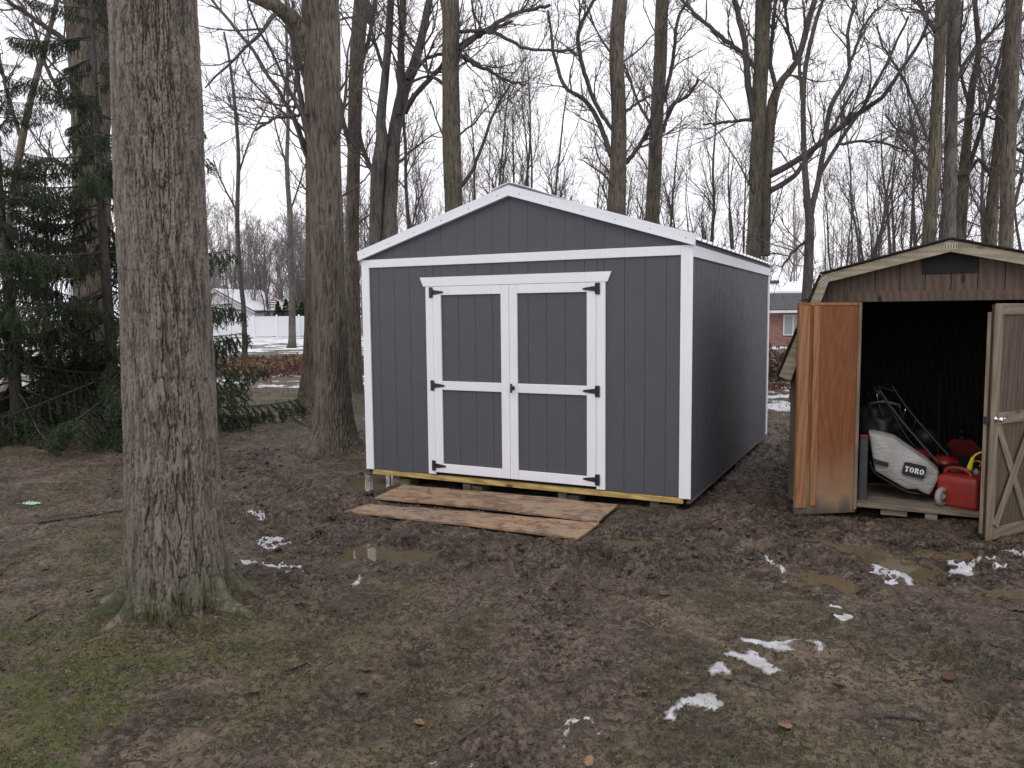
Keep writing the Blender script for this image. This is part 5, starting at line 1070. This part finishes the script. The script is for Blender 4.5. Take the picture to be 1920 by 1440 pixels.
# ------------------------------------------------------------------ far left: white fence, house, arborvitae
def far_pt(px, Y): return atY(px, 600, Y)
fa, fb = far_pt(385, 68), far_pt(640, 75); fe = thing('vinyl_fence', 'white vinyl privacy fence beyond the snowy lawn', 'fence', (fa[0], fa[1], 0)); dv = fb-fa; nf = 6
for k in range(nf):
    p = dv*k/nf; q = dv*(k+1)/nf; u = dv[:2]/np.linalg.norm(dv[:2])*.08
    beam('panel', fe, (p[0]+u[0], p[1]+u[1], .98), (q[0]-u[0], q[1]-u[1], .98), 1.60, .04, M['vinyl'], (0, 1, 0))
    for zz_ in (.14, 1.82): beam('rail', fe, (p[0]+u[0], p[1]+u[1], zz_), (q[0]-u[0], q[1]-u[1], zz_), .10, .07, M['vinyl'], (0, 1, 0))
for k in range(nf+1):
    p = dv*k/nf; box('post', fe, p[0]-.065, p[0]+.065, p[1]-.065, p[1]+.065, 0, 1.95, M['vinyl'], .01); link('post_cap', lathe_me('post_cap', [(.09, 0), (.09, .03), (0, .09)], M['vinyl'], 4), fe, (p[0], p[1], 1.952), (0, 0, .785))
hb = far_pt(395, 96); wh = thing('white_house', 'white gabled house with snow on its roof behind the vinyl fence', 'house', (hb[0], hb[1], 0), -.35)
box('wall', wh, -4, 6.2, 0, 8, 0, 2.6, M['far_white'], .02)
prism('gable', wh, [(-4, 2.602), (6.2, 2.602), (1.1, 5.0)], .01, .2, M['far_white'])
for sg in (-1, 1):
    r = prism('roof', wh, [(1.1, 5.02), (1.1+sg*5.6, 5.02-5.6*.47), (1.1+sg*5.6, 5.15-5.6*.47), (1.1, 5.15)], -.4, 8.4, M['far_roof']); prism('roof_snow', r, [(1.1, 5.152), (1.1+sg*5.5, 5.152-5.5*.47), (1.1+sg*5.5, 5.24-5.5*.47), (1.1, 5.25)], -.35, 8.3, M['roof_snow'])
    prism('rake_board', wh, [(1.1, 4.86), (1.1+sg*5.6, 4.86-5.6*.47), (1.1+sg*5.6, 5.019-5.6*.47), (1.1, 5.019)], -.41, -.3, M['far_white'])
wdw = box('window', wh, -.6, .5, -.05, .02, 1.0, 2.1, M['far_white'], .02); box('pane', wdw, -.46, .46, -.045, -.036, -.46, .46, M['pane'], .002)
def leaf_mass(name, n, rngs, shape, mat, size, parent=None, **kw):
    r_ = np.random.default_rng(rngs); P = shape(r_, n); n = len(P); d = unit(r_.normal(size=(n, 3))); e = unit(np.cross(d, r_.normal(size=(n, 3)))); s_ = r_.uniform(.6, 1.3, (n, 1))*size
    V = np.concatenate([P-e*s_*.35, P+e*s_*.35, P+d*s_+e*s_*.15, P+d*s_-e*s_*.15]); Qn = np.stack([np.arange(n)+k*n for k in range(4)], 1)
    return link(name, mesh_np(name, V, [Qn], mat, False, dict(tint=np.tile(r_.uniform(0, 1, n), 4))), parent, **kw)
def cone_shape(H, R_):
    def f(r_, n):
        z = r_.uniform(0, 1, n)**.8; a = r_.uniform(0, 6.28, n); q = R_*np.minimum(1, (1-z)*1.9+.05)**.8*np.sqrt(r_.uniform(.35, 1, n))*(1+.15*np.sin(a*3+z*9)); return np.stack([q*np.cos(a), q*np.sin(a), z*H], 1)
    return f
for k, px in enumerate((522, 537, 552, 567, 582)):
    b = far_pt(px, 79); t = thing('arborvitae', ('leftmost of five', 'second from left of five', 'middle one of five', 'fourth from left of five', 'rightmost of five')[k]+' dark conical evergreens above the white fence', 'shrub', (b[0], b[1], 0), 0, 'conical evergreens behind the white fence'); hh = 3.3+.25*((k*7) % 3)
    leaf_mass('foliage', 900, 300+k, cone_shape(hh, .48), M['arbor'], .16, t); tube_obj('trunk', t, [(0, 0, 0), (0, 0, .8)], .05, M['limb'], 6)
fp = far_pt(507, 80); fg = thing('flagpole', 'thin pole with a red and white flag near the white house', 'flagpole', (fp[0], fp[1], 0)); tube_obj('pole', fg, [(0, 0, 0), (0, 0, 4.3)], .035, M['steel'], 8)
for k in range(7): box('stripe', fg, .04, .62+.02*k, -.008, .008, 2.75+k*.11, 2.75+(k+1)*.11-.004, M['red_plastic'] if k % 2 == 0 else M['vinyl'], .002)
# brush and dry leaves in the strip on the left, hedge in the gap on the right
def strip_shape(x0, x1, y0, y1, h):
    def f(r_, n):
        x = r_.uniform(x0, x1, n); y = r_.uniform(y0, y1, n); k = .35+.65*np.clip(.5+perlin(x*.9, y*.9, 7)+.5*perlin(x*2.5, y*2.5, 8), 0, 1.3); return np.stack([x, y, r_.uniform(0, 1, n)**1.2*h*k], 1)
    return f
bl = far_pt(500, 27); leaf_mass('brush_strip', 9000, 400, strip_shape(bl[0]-3.5, bl[0]+5, 25, 36, .17), M['dry_leaf'], .10, label='low strip of dry brown leaves and brush on the snowy lawn edge', cat='brush', kind='stuff')
leaf_mass('red_brush_strip', 3500, 401, strip_shape(bl[0]+.2, bl[0]+4.6, 24.5, 31, .20), M['red_leaf'], .09, label='low reddish brush beside the large trunks on the left', cat='brush', kind='stuff')
hx = far_pt(1480, 21.5); hg = thing('beech_hedge', 'brown dry leaved hedge seen between the two sheds', 'hedge', (hx[0], hx[1], 0))
leaf_mass('foliage', 9000, 402, strip_shape(-2.6, 3.2, -.6, .8, 1.02), M['dry_leaf'], .085, hg); 
rg = np.random.default_rng(9); st_ = np.zeros((60, 5, 3)); st_[:, 0, 0] = rg.uniform(-2.6, 3.2, 60); st_[:, 0, 1] = rg.uniform(-.5, .7, 60)
for q in range(1, 5): st_[:, q] = st_[:, q-1]+np.c_[rg.normal(size=60)*.06, rg.normal(size=60)*.06, np.full(60, .25)]
V, Qd = tubes(st_, np.full((60, 5), .008), 4); link('stems', mesh_np('stems', V, [Qd], M['twig']), hg)
leaf_mass('ground_brush', 1500, 403, strip_shape(hx[0]-2, hx[0]+3, 18.6, 20.0, .12), M['red_leaf'], .07, label='low red brown ground cover in front of the dry hedge', cat='brush', kind='stuff')
# brick house in the gap
bh = far_pt(1440, 44); br = thing('brick_house', 'red brick house with snow on its roof seen between the two sheds', 'house', (bh[0], bh[1], -.8), -.10)
box('wall', br, -6, 9, 0, 7, 0, 2.66, M['brick'], .01); box('foundation', br, -6.02, 9.02, -.03, 7, -.2, .36, M['far_roof'], .01); box('sill_course', br, -6.01, 9.01, -.05, 0.0, .362, .44, M['far_white'], .01)
box('gutter', br, -6.4, 9.4, -.62, -.5, 2.58, 2.72, M['far_white'], .02); box('soffit', br, -6.4, 9.4, -.499, -.002, 2.62, 2.66, M['far_white'], .01)
def slope(name, z0, z1, y0, y1, th, mat, lift, parent):
    me = bpy.data.meshes.new(name); x0, x1 = -6.5, 9.5
    V = [(x0, y0, z0+lift), (x1, y0, z0+lift), (x1, y1, z1+lift), (x0, y1, z1+lift)]; V += [(x, y, z+th) for x, y, z in V]
    me.from_pydata(V, [], [(3, 2, 1, 0), (4, 5, 6, 7), (0, 1, 5, 4), (1, 2, 6, 5), (2, 3, 7, 6), (3, 0, 4, 7)]); me.update(); me.materials.append(mat); return link(name, me, parent)
rf = slope('roof', 2.70, 4.25, -.55, 3.6, .08, M['far_roof'], 0, br); slope('roof_snow', 2.70+1.55*.60, 4.25, -.55+4.15*.60, 3.6, .10, M['roof_snow'], .085, rf)
bk = slope('roof', 4.25, 2.70, 3.605, 7.6, .08, M['far_roof'], 0, br); slope('roof_snow', 4.25, 2.70, 3.605, 7.6, .10, M['roof_snow'], .085, bk)
wx0 = on_front(1468, 600, (bh[0], bh[1], -.8), 0, -.10)[0]; wx1 = on_front(1498, 600, (bh[0], bh[1], -.8), 0, -.10)[0]; wz0 = on_front(1480, 629, (bh[0], bh[1], -.8), 0, -.10)[1]; wz1 = on_front(1480, 590, (bh[0], bh[1], -.8), 0, -.10)[1]
wn_ = link('window', None, br, (wx0, -.03, wz0)); ww, wh_ = (wx1-wx0)*1.25, wz1-wz0
for a, b, c, d in ((0, ww, 0, .07), (0, ww, wh_-.07, wh_)): box('frame', wn_, a, b, -.05, .0, c, d, M['far_white'], .005)
for a in (0, ww/2-.04, ww-.07): box('frame', wn_, a, a+.075, -.045, .0, .0705, wh_-.0705, M['far_white'], .005)
box('pane', wn_, .08, ww/2-.045, -.02, .01, .075, wh_-.075, M['pane'], .002); box('pane', wn_, ww/2+.04, ww-.075, -.02, .01, .075, wh_-.075, M['pane'], .002)
box('vent_hood', br, .4, 1.3, 3.2, 3.6, 4.34, 4.5, M['far_roof'], .03)

# ------------------------------------------------------------------ snow scraps, leaves, sticks, grass
def snow_patch(pts, z_, label, thick=.028, seed=0, cell=.009):
    poly = pxg(pts, *z_); xs = [p[0] for p in poly]; ys_ = [p[1] for p in poly]; cx, cy_ = np.mean(xs), np.mean(ys_)
    gx_ = np.arange(min(xs)-.04, max(xs)+.04, cell); gy_ = np.arange(min(ys_)-.06, max(ys_)+.06, cell*1.6); X_, Y_ = np.meshgrid(gx_, gy_); sh_ = X_.shape; x = X_.ravel(); y = Y_.ravel()
    s = poly_sd(x, y, poly)+.016*perlin(x*22, y*16, seed)+.010*perlin(x*55, y*40, seed+1)-.010*np.clip(perlin(x*9, y*9, seed+2), 0, 1)+.010; ins = s > -.004
    z = ground_z(x, y); zb = base_z(x, y); hgt_ = thick*np.clip(s/.035, -.4, 1)**1*(.75+.5*perlin(x*14, y*14, seed+3)); z = np.maximum(.45*z+.55*zb, z-.004)+hgt_-.003
    ok = ins.reshape(sh_); cellm = ok[:-1, :-1] & ok[1:, :-1] & ok[:-1, 1:] & ok[1:, 1:]; n = sh_[1]; ii, kk = np.nonzero(cellm); Qd = np.stack([ii*n+kk, ii*n+kk+1, (ii+1)*n+kk+1, (ii+1)*n+kk], 1)
    if len(Qd) == 0: return
    u, inv = np.unique(Qd, return_inverse=True); edge = np.clip(1-s[u]/.040, 0, 1)
    o = link('snow_patch', mesh_np('snow_patch', np.stack([x[u]-cx, y[u]-cy_, z[u]], 1), [inv.reshape(-1, 4)], M['snow'], True, dict(edge=edge)), None, (cx, cy_, 0), None, label, 'snow')
    return o
SN_ = [
 ([(480, 850), (500, 820), (560, 810), (640, 828), (720, 823), (790, 813), (745, 842), (765, 862), (830, 888), (770, 890), (650, 864), (600, 845), (520, 850)], ZR, 'long white strip of old snow, upper part of the right foreground group'),
 ([(830, 815), (880, 818), (932, 855), (898, 897), (875, 872), (885, 842)], ZR, 'grey hook of old snow right of the long strip in the right foreground'),
 ([(420, 885), (450, 868), (530, 890), (545, 862), (600, 888), (640, 925), (718, 968), (655, 993), (610, 968), (560, 943), (500, 915)], ZR, 'ragged white snow scrap in the middle of the right foreground group'),
 ([(338, 967), (378, 922), (412, 922), (442, 952), (482, 980), (400, 980), (360, 990)], ZR, 'small white snow scrap left of the ragged one in the right foreground'),
 ([(118, 1185), (150, 1138), (200, 1098), (240, 1082), (350, 1066), (402, 1098), (434, 1140), (402, 1174), (330, 1155), (270, 1126), (222, 1126), (182, 1155), (172, 1195), (140, 1200)], ZR, 'broad snow scrap nearest the bottom edge, right of centre'),
 ([(1150, 440), (1200, 428), (1248, 452), (1300, 468), (1372, 506), (1390, 548), (1340, 540), (1270, 497), (1200, 497), (1110, 496), (1160, 472)], ZR, 'snow scrap at the puddle edge in front of the barn roofed shed'),
 ([(1528, 418), (1600, 422), (1662, 452), (1684, 490), (1640, 515), (1538, 508), (1545, 460)], ZR, 'dirty grey snow heap before the open right door, left part'),
 ([(1638, 416), (1700, 403), (1782, 408), (1792, 426), (1700, 437), (1650, 434)], ZR, 'flat white snow slab before the open right door'),
 ([(1758, 442), (1810, 428), (1842, 450), (1832, 468), (1770, 463)], ZR, 'small white snow lump before the open right door, right of the slab'),
 ([(1785, 382), (1840, 362), (1940, 392), (1960, 432), (1850, 412)], ZR, 'snow scrap at the right edge under the open door'),
 ([(598, 420), (622, 422), (645, 437), (690, 452), (728, 452), (734, 482), (700, 494), (683, 472), (640, 453)], ZR, 'little trail of snow crumbs in the mud between the two sheds'),
 ([(955, 708), (1000, 690), (1078, 695), (1062, 723), (1018, 740)], ZR, 'small pale snow scrap in the mud right of centre, below the long puddle'),
 ([(932, 656), (980, 643), (1024, 660), (970, 664)], ZR, 'thin sliver of snow above the small pale scrap'),
 ([(1213, 520), (1290, 508), (1303, 542), (1218, 545)], ZR, 'greyish snow lump under the puddle edge scrap'),
 ([(903, 972), (930, 948), (958, 966), (930, 975)], ZR, 'single crumb of snow right of the ragged scrap'),
 ([(1000, 588), (1060, 584), (1130, 597), (1200, 597), (1278, 618), (1284, 643), (1220, 640), (1170, 625), (1100, 606), (1010, 600)], ZL, 'bright white snow strip beside the near trunk'),
 ([(1192, 650), (1228, 643), (1226, 662), (1198, 664)], ZL, 'small snow crumb just below the bright strip beside the near trunk'),
 ([(1075, 488), (1150, 474), (1252, 498), (1185, 524), (1100, 518)], ZL, 'melting snow film in the mud between near trunk and grey shed'),
 ([(1015, 388), (1060, 368), (1144, 373), (1085, 394)], ZL, 'faint snow film in the mud farther back, left of the grey shed'),
 ([(1485, 665), (1520, 630), (1535, 638), (1515, 660), (1495, 672)], ZL, 'tiny white snow crumbs below the olive puddle'),
 ([(515, 1428), (560, 1402), (595, 1418), (600, 1460), (505, 1460)], ZB, 'snow lump cut by the bottom edge of the picture, left one'),
 ([(700, 1408), (742, 1413), (760, 1460), (708, 1460)], ZB, 'snow lump cut by the bottom edge of the picture, right one'),
 ([(1158, 1275), (1178, 1225), (1220, 1206), (1272, 1212), (1355, 1250), (1290, 1246), (1222, 1242), (1192, 1266)], ZB, 'thin curved snow scrap near the bottom, left of the broad one'),
 ([(1160, 1335), (1188, 1298), (1218, 1292), (1204, 1325)], ZB, 'small snow flake under the thin curved scrap'),
 ([(1298, 1304), (1348, 1266), (1380, 1268), (1342, 1305)], ZB, 'small dirty snow flake right of the thin curved scrap'),
]
for j, (pts, z_, lab) in enumerate(SN_):
    snow_patch(pts, z_, lab, .014 if 'film' not in lab else .008, 500+j*5)

def oak_leaf_me(seed):
    rg = np.random.default_rng(seed); out = []; L = 1.0
    for k in range(0, 15):
        t = k/14; w = .30*math.sin(math.pi*min(1, t*.93+.05))**.8*(1+(.42 if k % 2 else -.38)); out.append((t, w*rg.uniform(.85, 1.1)))
    left = [(t, w) for t, w in out]; V = []; n = len(left)
    cu = rg.uniform(.2, .6)
    for t, w in left:
        for s_ in (-1, 0, 1): V.append((t-.5+(.05*abs(s_)), s_*w, cu*((t-.5)**2)+.9*cu*(s_*w)**2*2.0+.02*rg.normal()))
    q = []
    for k in range(n-1): q += [[k*3, k*3+1, k*3+4, k*3+3], [k*3+1, k*3+2, k*3+5, k*3+4]]
    m = len(V); V += [(-.5, -.012, 0), (-.5, .012, 0), (-.78, .01, .05), (-.78, -.01, .05)]; q.append([m, m+1, m+2, m+3])
    return mesh_np('fallen_leaf', V, [q], M['leaf'], True)
LM = [oak_leaf_me(k) for k in range(3)]; rg = np.random.default_rng(12)
lp = [(600+x/2.571, 880+y/2.571) for x, y in ((1270, 598), (415, 675), (200, 1070), (1545, 1085), (1295, 1430), (1660, 635), (690, 860), (880, 1020), (480, 1230))]+[(1200+x/2.667, 900+y/2.667) for x, y in ((690, 775), (440, 1025), (1540, 1010), (15, 1065), (1370, 1025), (720, 1250), (1240, 640), (120, 610), (985, 1050))][::1]+[(205, 904), (120, 920), (20, 1342), (133, 1298), (84, 1069), (60, 1130), (560, 1150), (480, 1300), (165, 945), (170, 1120), (690, 1260)]
for j, (px, py) in enumerate(lp):
    g = gnd(px, py); z = gz(g[0], g[1]); s_ = rg.uniform(.045, .095); o = link('fallen_leaf', LM[j % 3], None, (g[0], g[1], z+.010), (rg.uniform(-.3, .3), rg.uniform(-.3, .3), rg.uniform(0, 6.28)), 'curled dry brown oak leaf lying on the muddy ground', 'leaf', 'dry oak leaves on the ground'); o.scale = (s_, s_, s_)
def stick(pts, r, label, mat='limb', forks=()):
    P = []
    for x, y in pts:
        g = gnd(x, y); P.append((g[0], g[1], gz(g[0], g[1])+r*1.1))
    P = np.array(P); o = P[0].copy(); t = thing('fallen_stick', label, 'stick', tuple(o)); q = smooth_path(P-o, 24); q[:, 2] += .004*perlin(np.arange(24)*.9, np.full(24, x), 3); tube_obj('stem', t, q, [r, r*.9, r*.5], M[mat], 7, 24)
    for f in forks: a = q[int(f[0]*23)]; tube_obj('side_twig', t, [a, a+np.array([f[1]*.5, f[2]*.5, .01]), a+np.array([f[1], f[2], .012])], [r*.55, r*.3], M[mat], 5)
stick([(796, 1421), (841, 1405), (892, 1378), (938, 1348)], .007, 'thin curved dark stick in the mud at the bottom, left of centre', forks=((.3, .03, .08), (.7, -.05, .06)))
stick([(71, 982), (151, 974), (231, 963)], .016, 'fallen branch on the grass left of the near trunk', forks=((.5, .05, .12),))
stick([(49, 1170), (87, 1152)], .010, 'short stick on the moss at the left, below the near trunk')
stick([(542, 1253), (582, 1238)], .009, 'short stick right of the near trunk roots')
stick([(425, 785), (470, 788), (512, 782)], .035, 'thick mossy fallen branch on the grass below the spruce', 'bark', ((.6, .2, .3),))
stick([(420, 806), (460, 803), (490, 798)], .015, 'thin fallen branch on the bare soil in front of the mossy branch')
stick([(555, 790), (585, 806)], .014, 'short dark stick left of the large trunk beside the grey shed')
stick([(1395, 1290), (1440, 1302)], .008, 'small dark stick lying in the right foreground'); stick([(1660, 1345), (1735, 1358)], .012, 'greenish stick in the lower right foreground')
g = gnd(58, 951); sc_ = link('scrap', LM[1], None, (g[0], g[1], gz(g[0], g[1])+.02), (.2, .1, .4), 'pale green scrap lying on the grass at the left', 'scrap'); sc_.scale = (.16, .12, .1); sc_.data = LM[1].copy(); sc_.data.materials.clear(); sc_.data.materials.append(m_plain('pale_green_scrap', (.35, .48, .38), .6))

# grass blades and leaf crumbs: too many to count
rg = np.random.default_rng(21)
def sample(n, y0, y1):
    y = np.exp(rg.uniform(math.log(y0), math.log(y1), n)); y = np.where(rg.uniform(0, 1, n) < .5, y, rg.uniform(y0, y1, n)); x = rg.uniform(-1, 1, n)*(1.2+.72*y); return x, y
def blades(x, y, scl):
    z, ch, g_, mo__, sn_, li_ = ground_z(x, y, True)
    cl = np.clip(.45+1.4*perlin(x*6, y*6, 130)+.9*perlin(x*17, y*17, 131), 0, 1); pr = np.clip(g_*.95+mo__*.30, 0, 1)*cl; keep = (rg.uniform(0, 1, len(x)) < pr*.62) & (sheds_flat(x, y) < .2)
    x, y, z = x[keep], y[keep], z[keep]; n = len(x); a = rg.uniform(0, 6.28, n); h_ = rg.uniform(.008, .026, n)*scl; ln_ = rg.uniform(.3, 1.8, n)*h_; wv = (.0014+.0009*rg.uniform(0, 1, n))*scl
    dx, dy = np.cos(a), np.sin(a); bx = np.stack([x, y, z-.003], 1); sd2 = np.stack([-dy*wv, dx*wv, 0*x], 1); mid = bx+np.stack([dx*ln_*.4, dy*ln_*.4, h_*.7], 1); tip = bx+np.stack([dx*ln_, dy*ln_, h_], 1)
    return np.stack([bx-sd2, bx+sd2, mid+sd2*.8, mid-sd2*.8, tip], 0), np.clip(rg.uniform(0, 1, n)*.8+.4*perlin(x*2, y*2, 140), 0, 1)
x, y = sample(360000, 2.2, 9.5); A1_, t1_ = blades(x, y, 1.0); x = rg.uniform(-13, 11, 150000); y = rg.uniform(9, 21, 150000); A2_, t2_ = blades(x, y, 2.1)
V = np.concatenate([A1_, A2_], 1); n = V.shape[1]; ar = np.arange(n)
link('grass', mesh_np('grass', V.reshape(-1, 3), [np.stack([ar, ar+n, ar+2*n, ar+3*n], 1), np.stack([ar+3*n, ar+2*n, ar+4*n], 1)], M['grass'], False, dict(tint=np.tile(np.concatenate([t1_, t2_]), 5))), None, None, None, 'short sparse winter grass and moss on the mud', 'grass', None, 'stuff')
x, y = sample(70000, 2.2, 16); z, ch, g_, mo__, sn_, li_ = ground_z(x, y, True); keep = rg.uniform(0, 1, len(x)) < (.34+.6*np.exp(-(d0_(x, y)/1.0)**2))*(1-.6*ch)*np.clip(.5+perlin(x*2, y*2, 150), .05, 1)
x, y, z = x[keep], y[keep], z[keep]; n = len(x); P = np.stack([x, y, z+.004], 1); d = rg.normal(size=(n, 3))*[1, 1, .28]; d = unit(d); e = unit(np.cross(d, rg.normal(size=(n, 3))*[.4, .4, 1])); s_ = rg.uniform(.005, .022, (n, 1))*(1+.06*np.maximum(y-5, 0))[:, None]
V = np.concatenate([P-e*s_*.4, P+e*s_*.35, P+d*s_+e*s_*.2, P+d*s_-e*s_*.3]); ar = np.arange(n)
link('leaf_litter', mesh_np('leaf_litter', V, [np.stack([ar, ar+n, ar+2*n, ar+3*n], 1)], M['litter'], False, dict(tint=np.tile(rg.uniform(0, 1, n)**1.6, 4))), None, None, None, 'crumbs of dead leaf and bark scattered on the mud', 'leaf litter', None, 'stuff')

# clods kicked up out of the churned mud
phi = (1+5**.5)/2; IV = np.array([(-1, phi, 0), (1, phi, 0), (-1, -phi, 0), (1, -phi, 0), (0, -1, phi), (0, 1, phi), (0, -1, -phi), (0, 1, -phi), (phi, 0, -1), (phi, 0, 1), (-phi, 0, -1), (-phi, 0, 1)])/1.9
IF = np.array([(0, 11, 5), (0, 5, 1), (0, 1, 7), (0, 7, 10), (0, 10, 11), (1, 5, 9), (5, 11, 4), (11, 10, 2), (10, 7, 6), (7, 1, 8), (3, 9, 4), (3, 4, 2), (3, 2, 6), (3, 6, 8), (3, 8, 9), (4, 9, 5), (2, 4, 11), (6, 2, 10), (8, 6, 7), (9, 8, 1)])
x, y = sample(60000, 2.3, 12.5); z, ch, g_, mo__, sn_, li_ = ground_z(x, y, True); keep = rg.uniform(0, 1, len(x)) < np.clip(ch*.55+.12, 0, 1)*np.clip(.35+1.1*perlin(x*1.6, y*1.6, 160)+.6*perlin(x*5, y*5, 161), 0, 1)
for poly in PLANKS: keep &= poly_sd(x, y, poly) < -.01
keep &= sheds_flat(x, y) < .3
x, y, z = x[keep][:12000], y[keep][:12000], z[keep][:12000]; n = len(x); chk = ch[keep][:12000]; s_ = (.004+(.004+.022*sstep(.3, .8, chk))*rg.uniform(0, 1, n)**2.2)[:, None, None]; jit = 1+.28*rg.normal(size=(n, 12, 1)).clip(-1.5, 1.5); a = rg.uniform(0, 6.28, n); ca, sa = np.cos(a)[:, None], np.sin(a)[:, None]
Vb = IV[None]*jit*s_*np.stack([rg.uniform(.8, 1.7, n), rg.uniform(.7, 1.1, n), rg.uniform(.45, .8, n)], 1)[:, None, :]; V = np.stack([Vb[..., 0]*ca-Vb[..., 1]*sa, Vb[..., 0]*sa+Vb[..., 1]*ca, Vb[..., 2]], -1)+np.stack([x, y, z+s_[:, 0, 0]*.12], 1)[:, None, :]
link('mud_clods', mesh_np('mud_clods', V.reshape(-1, 3), [(IF[None]+(np.arange(n)*12)[:, None, None]).reshape(-1, 3)], M['ground'], True, dict(churn=np.ones(n*12))), None, None, None, 'small clods of wet mud scattered over the churned ground', 'mud', None, 'stuff')
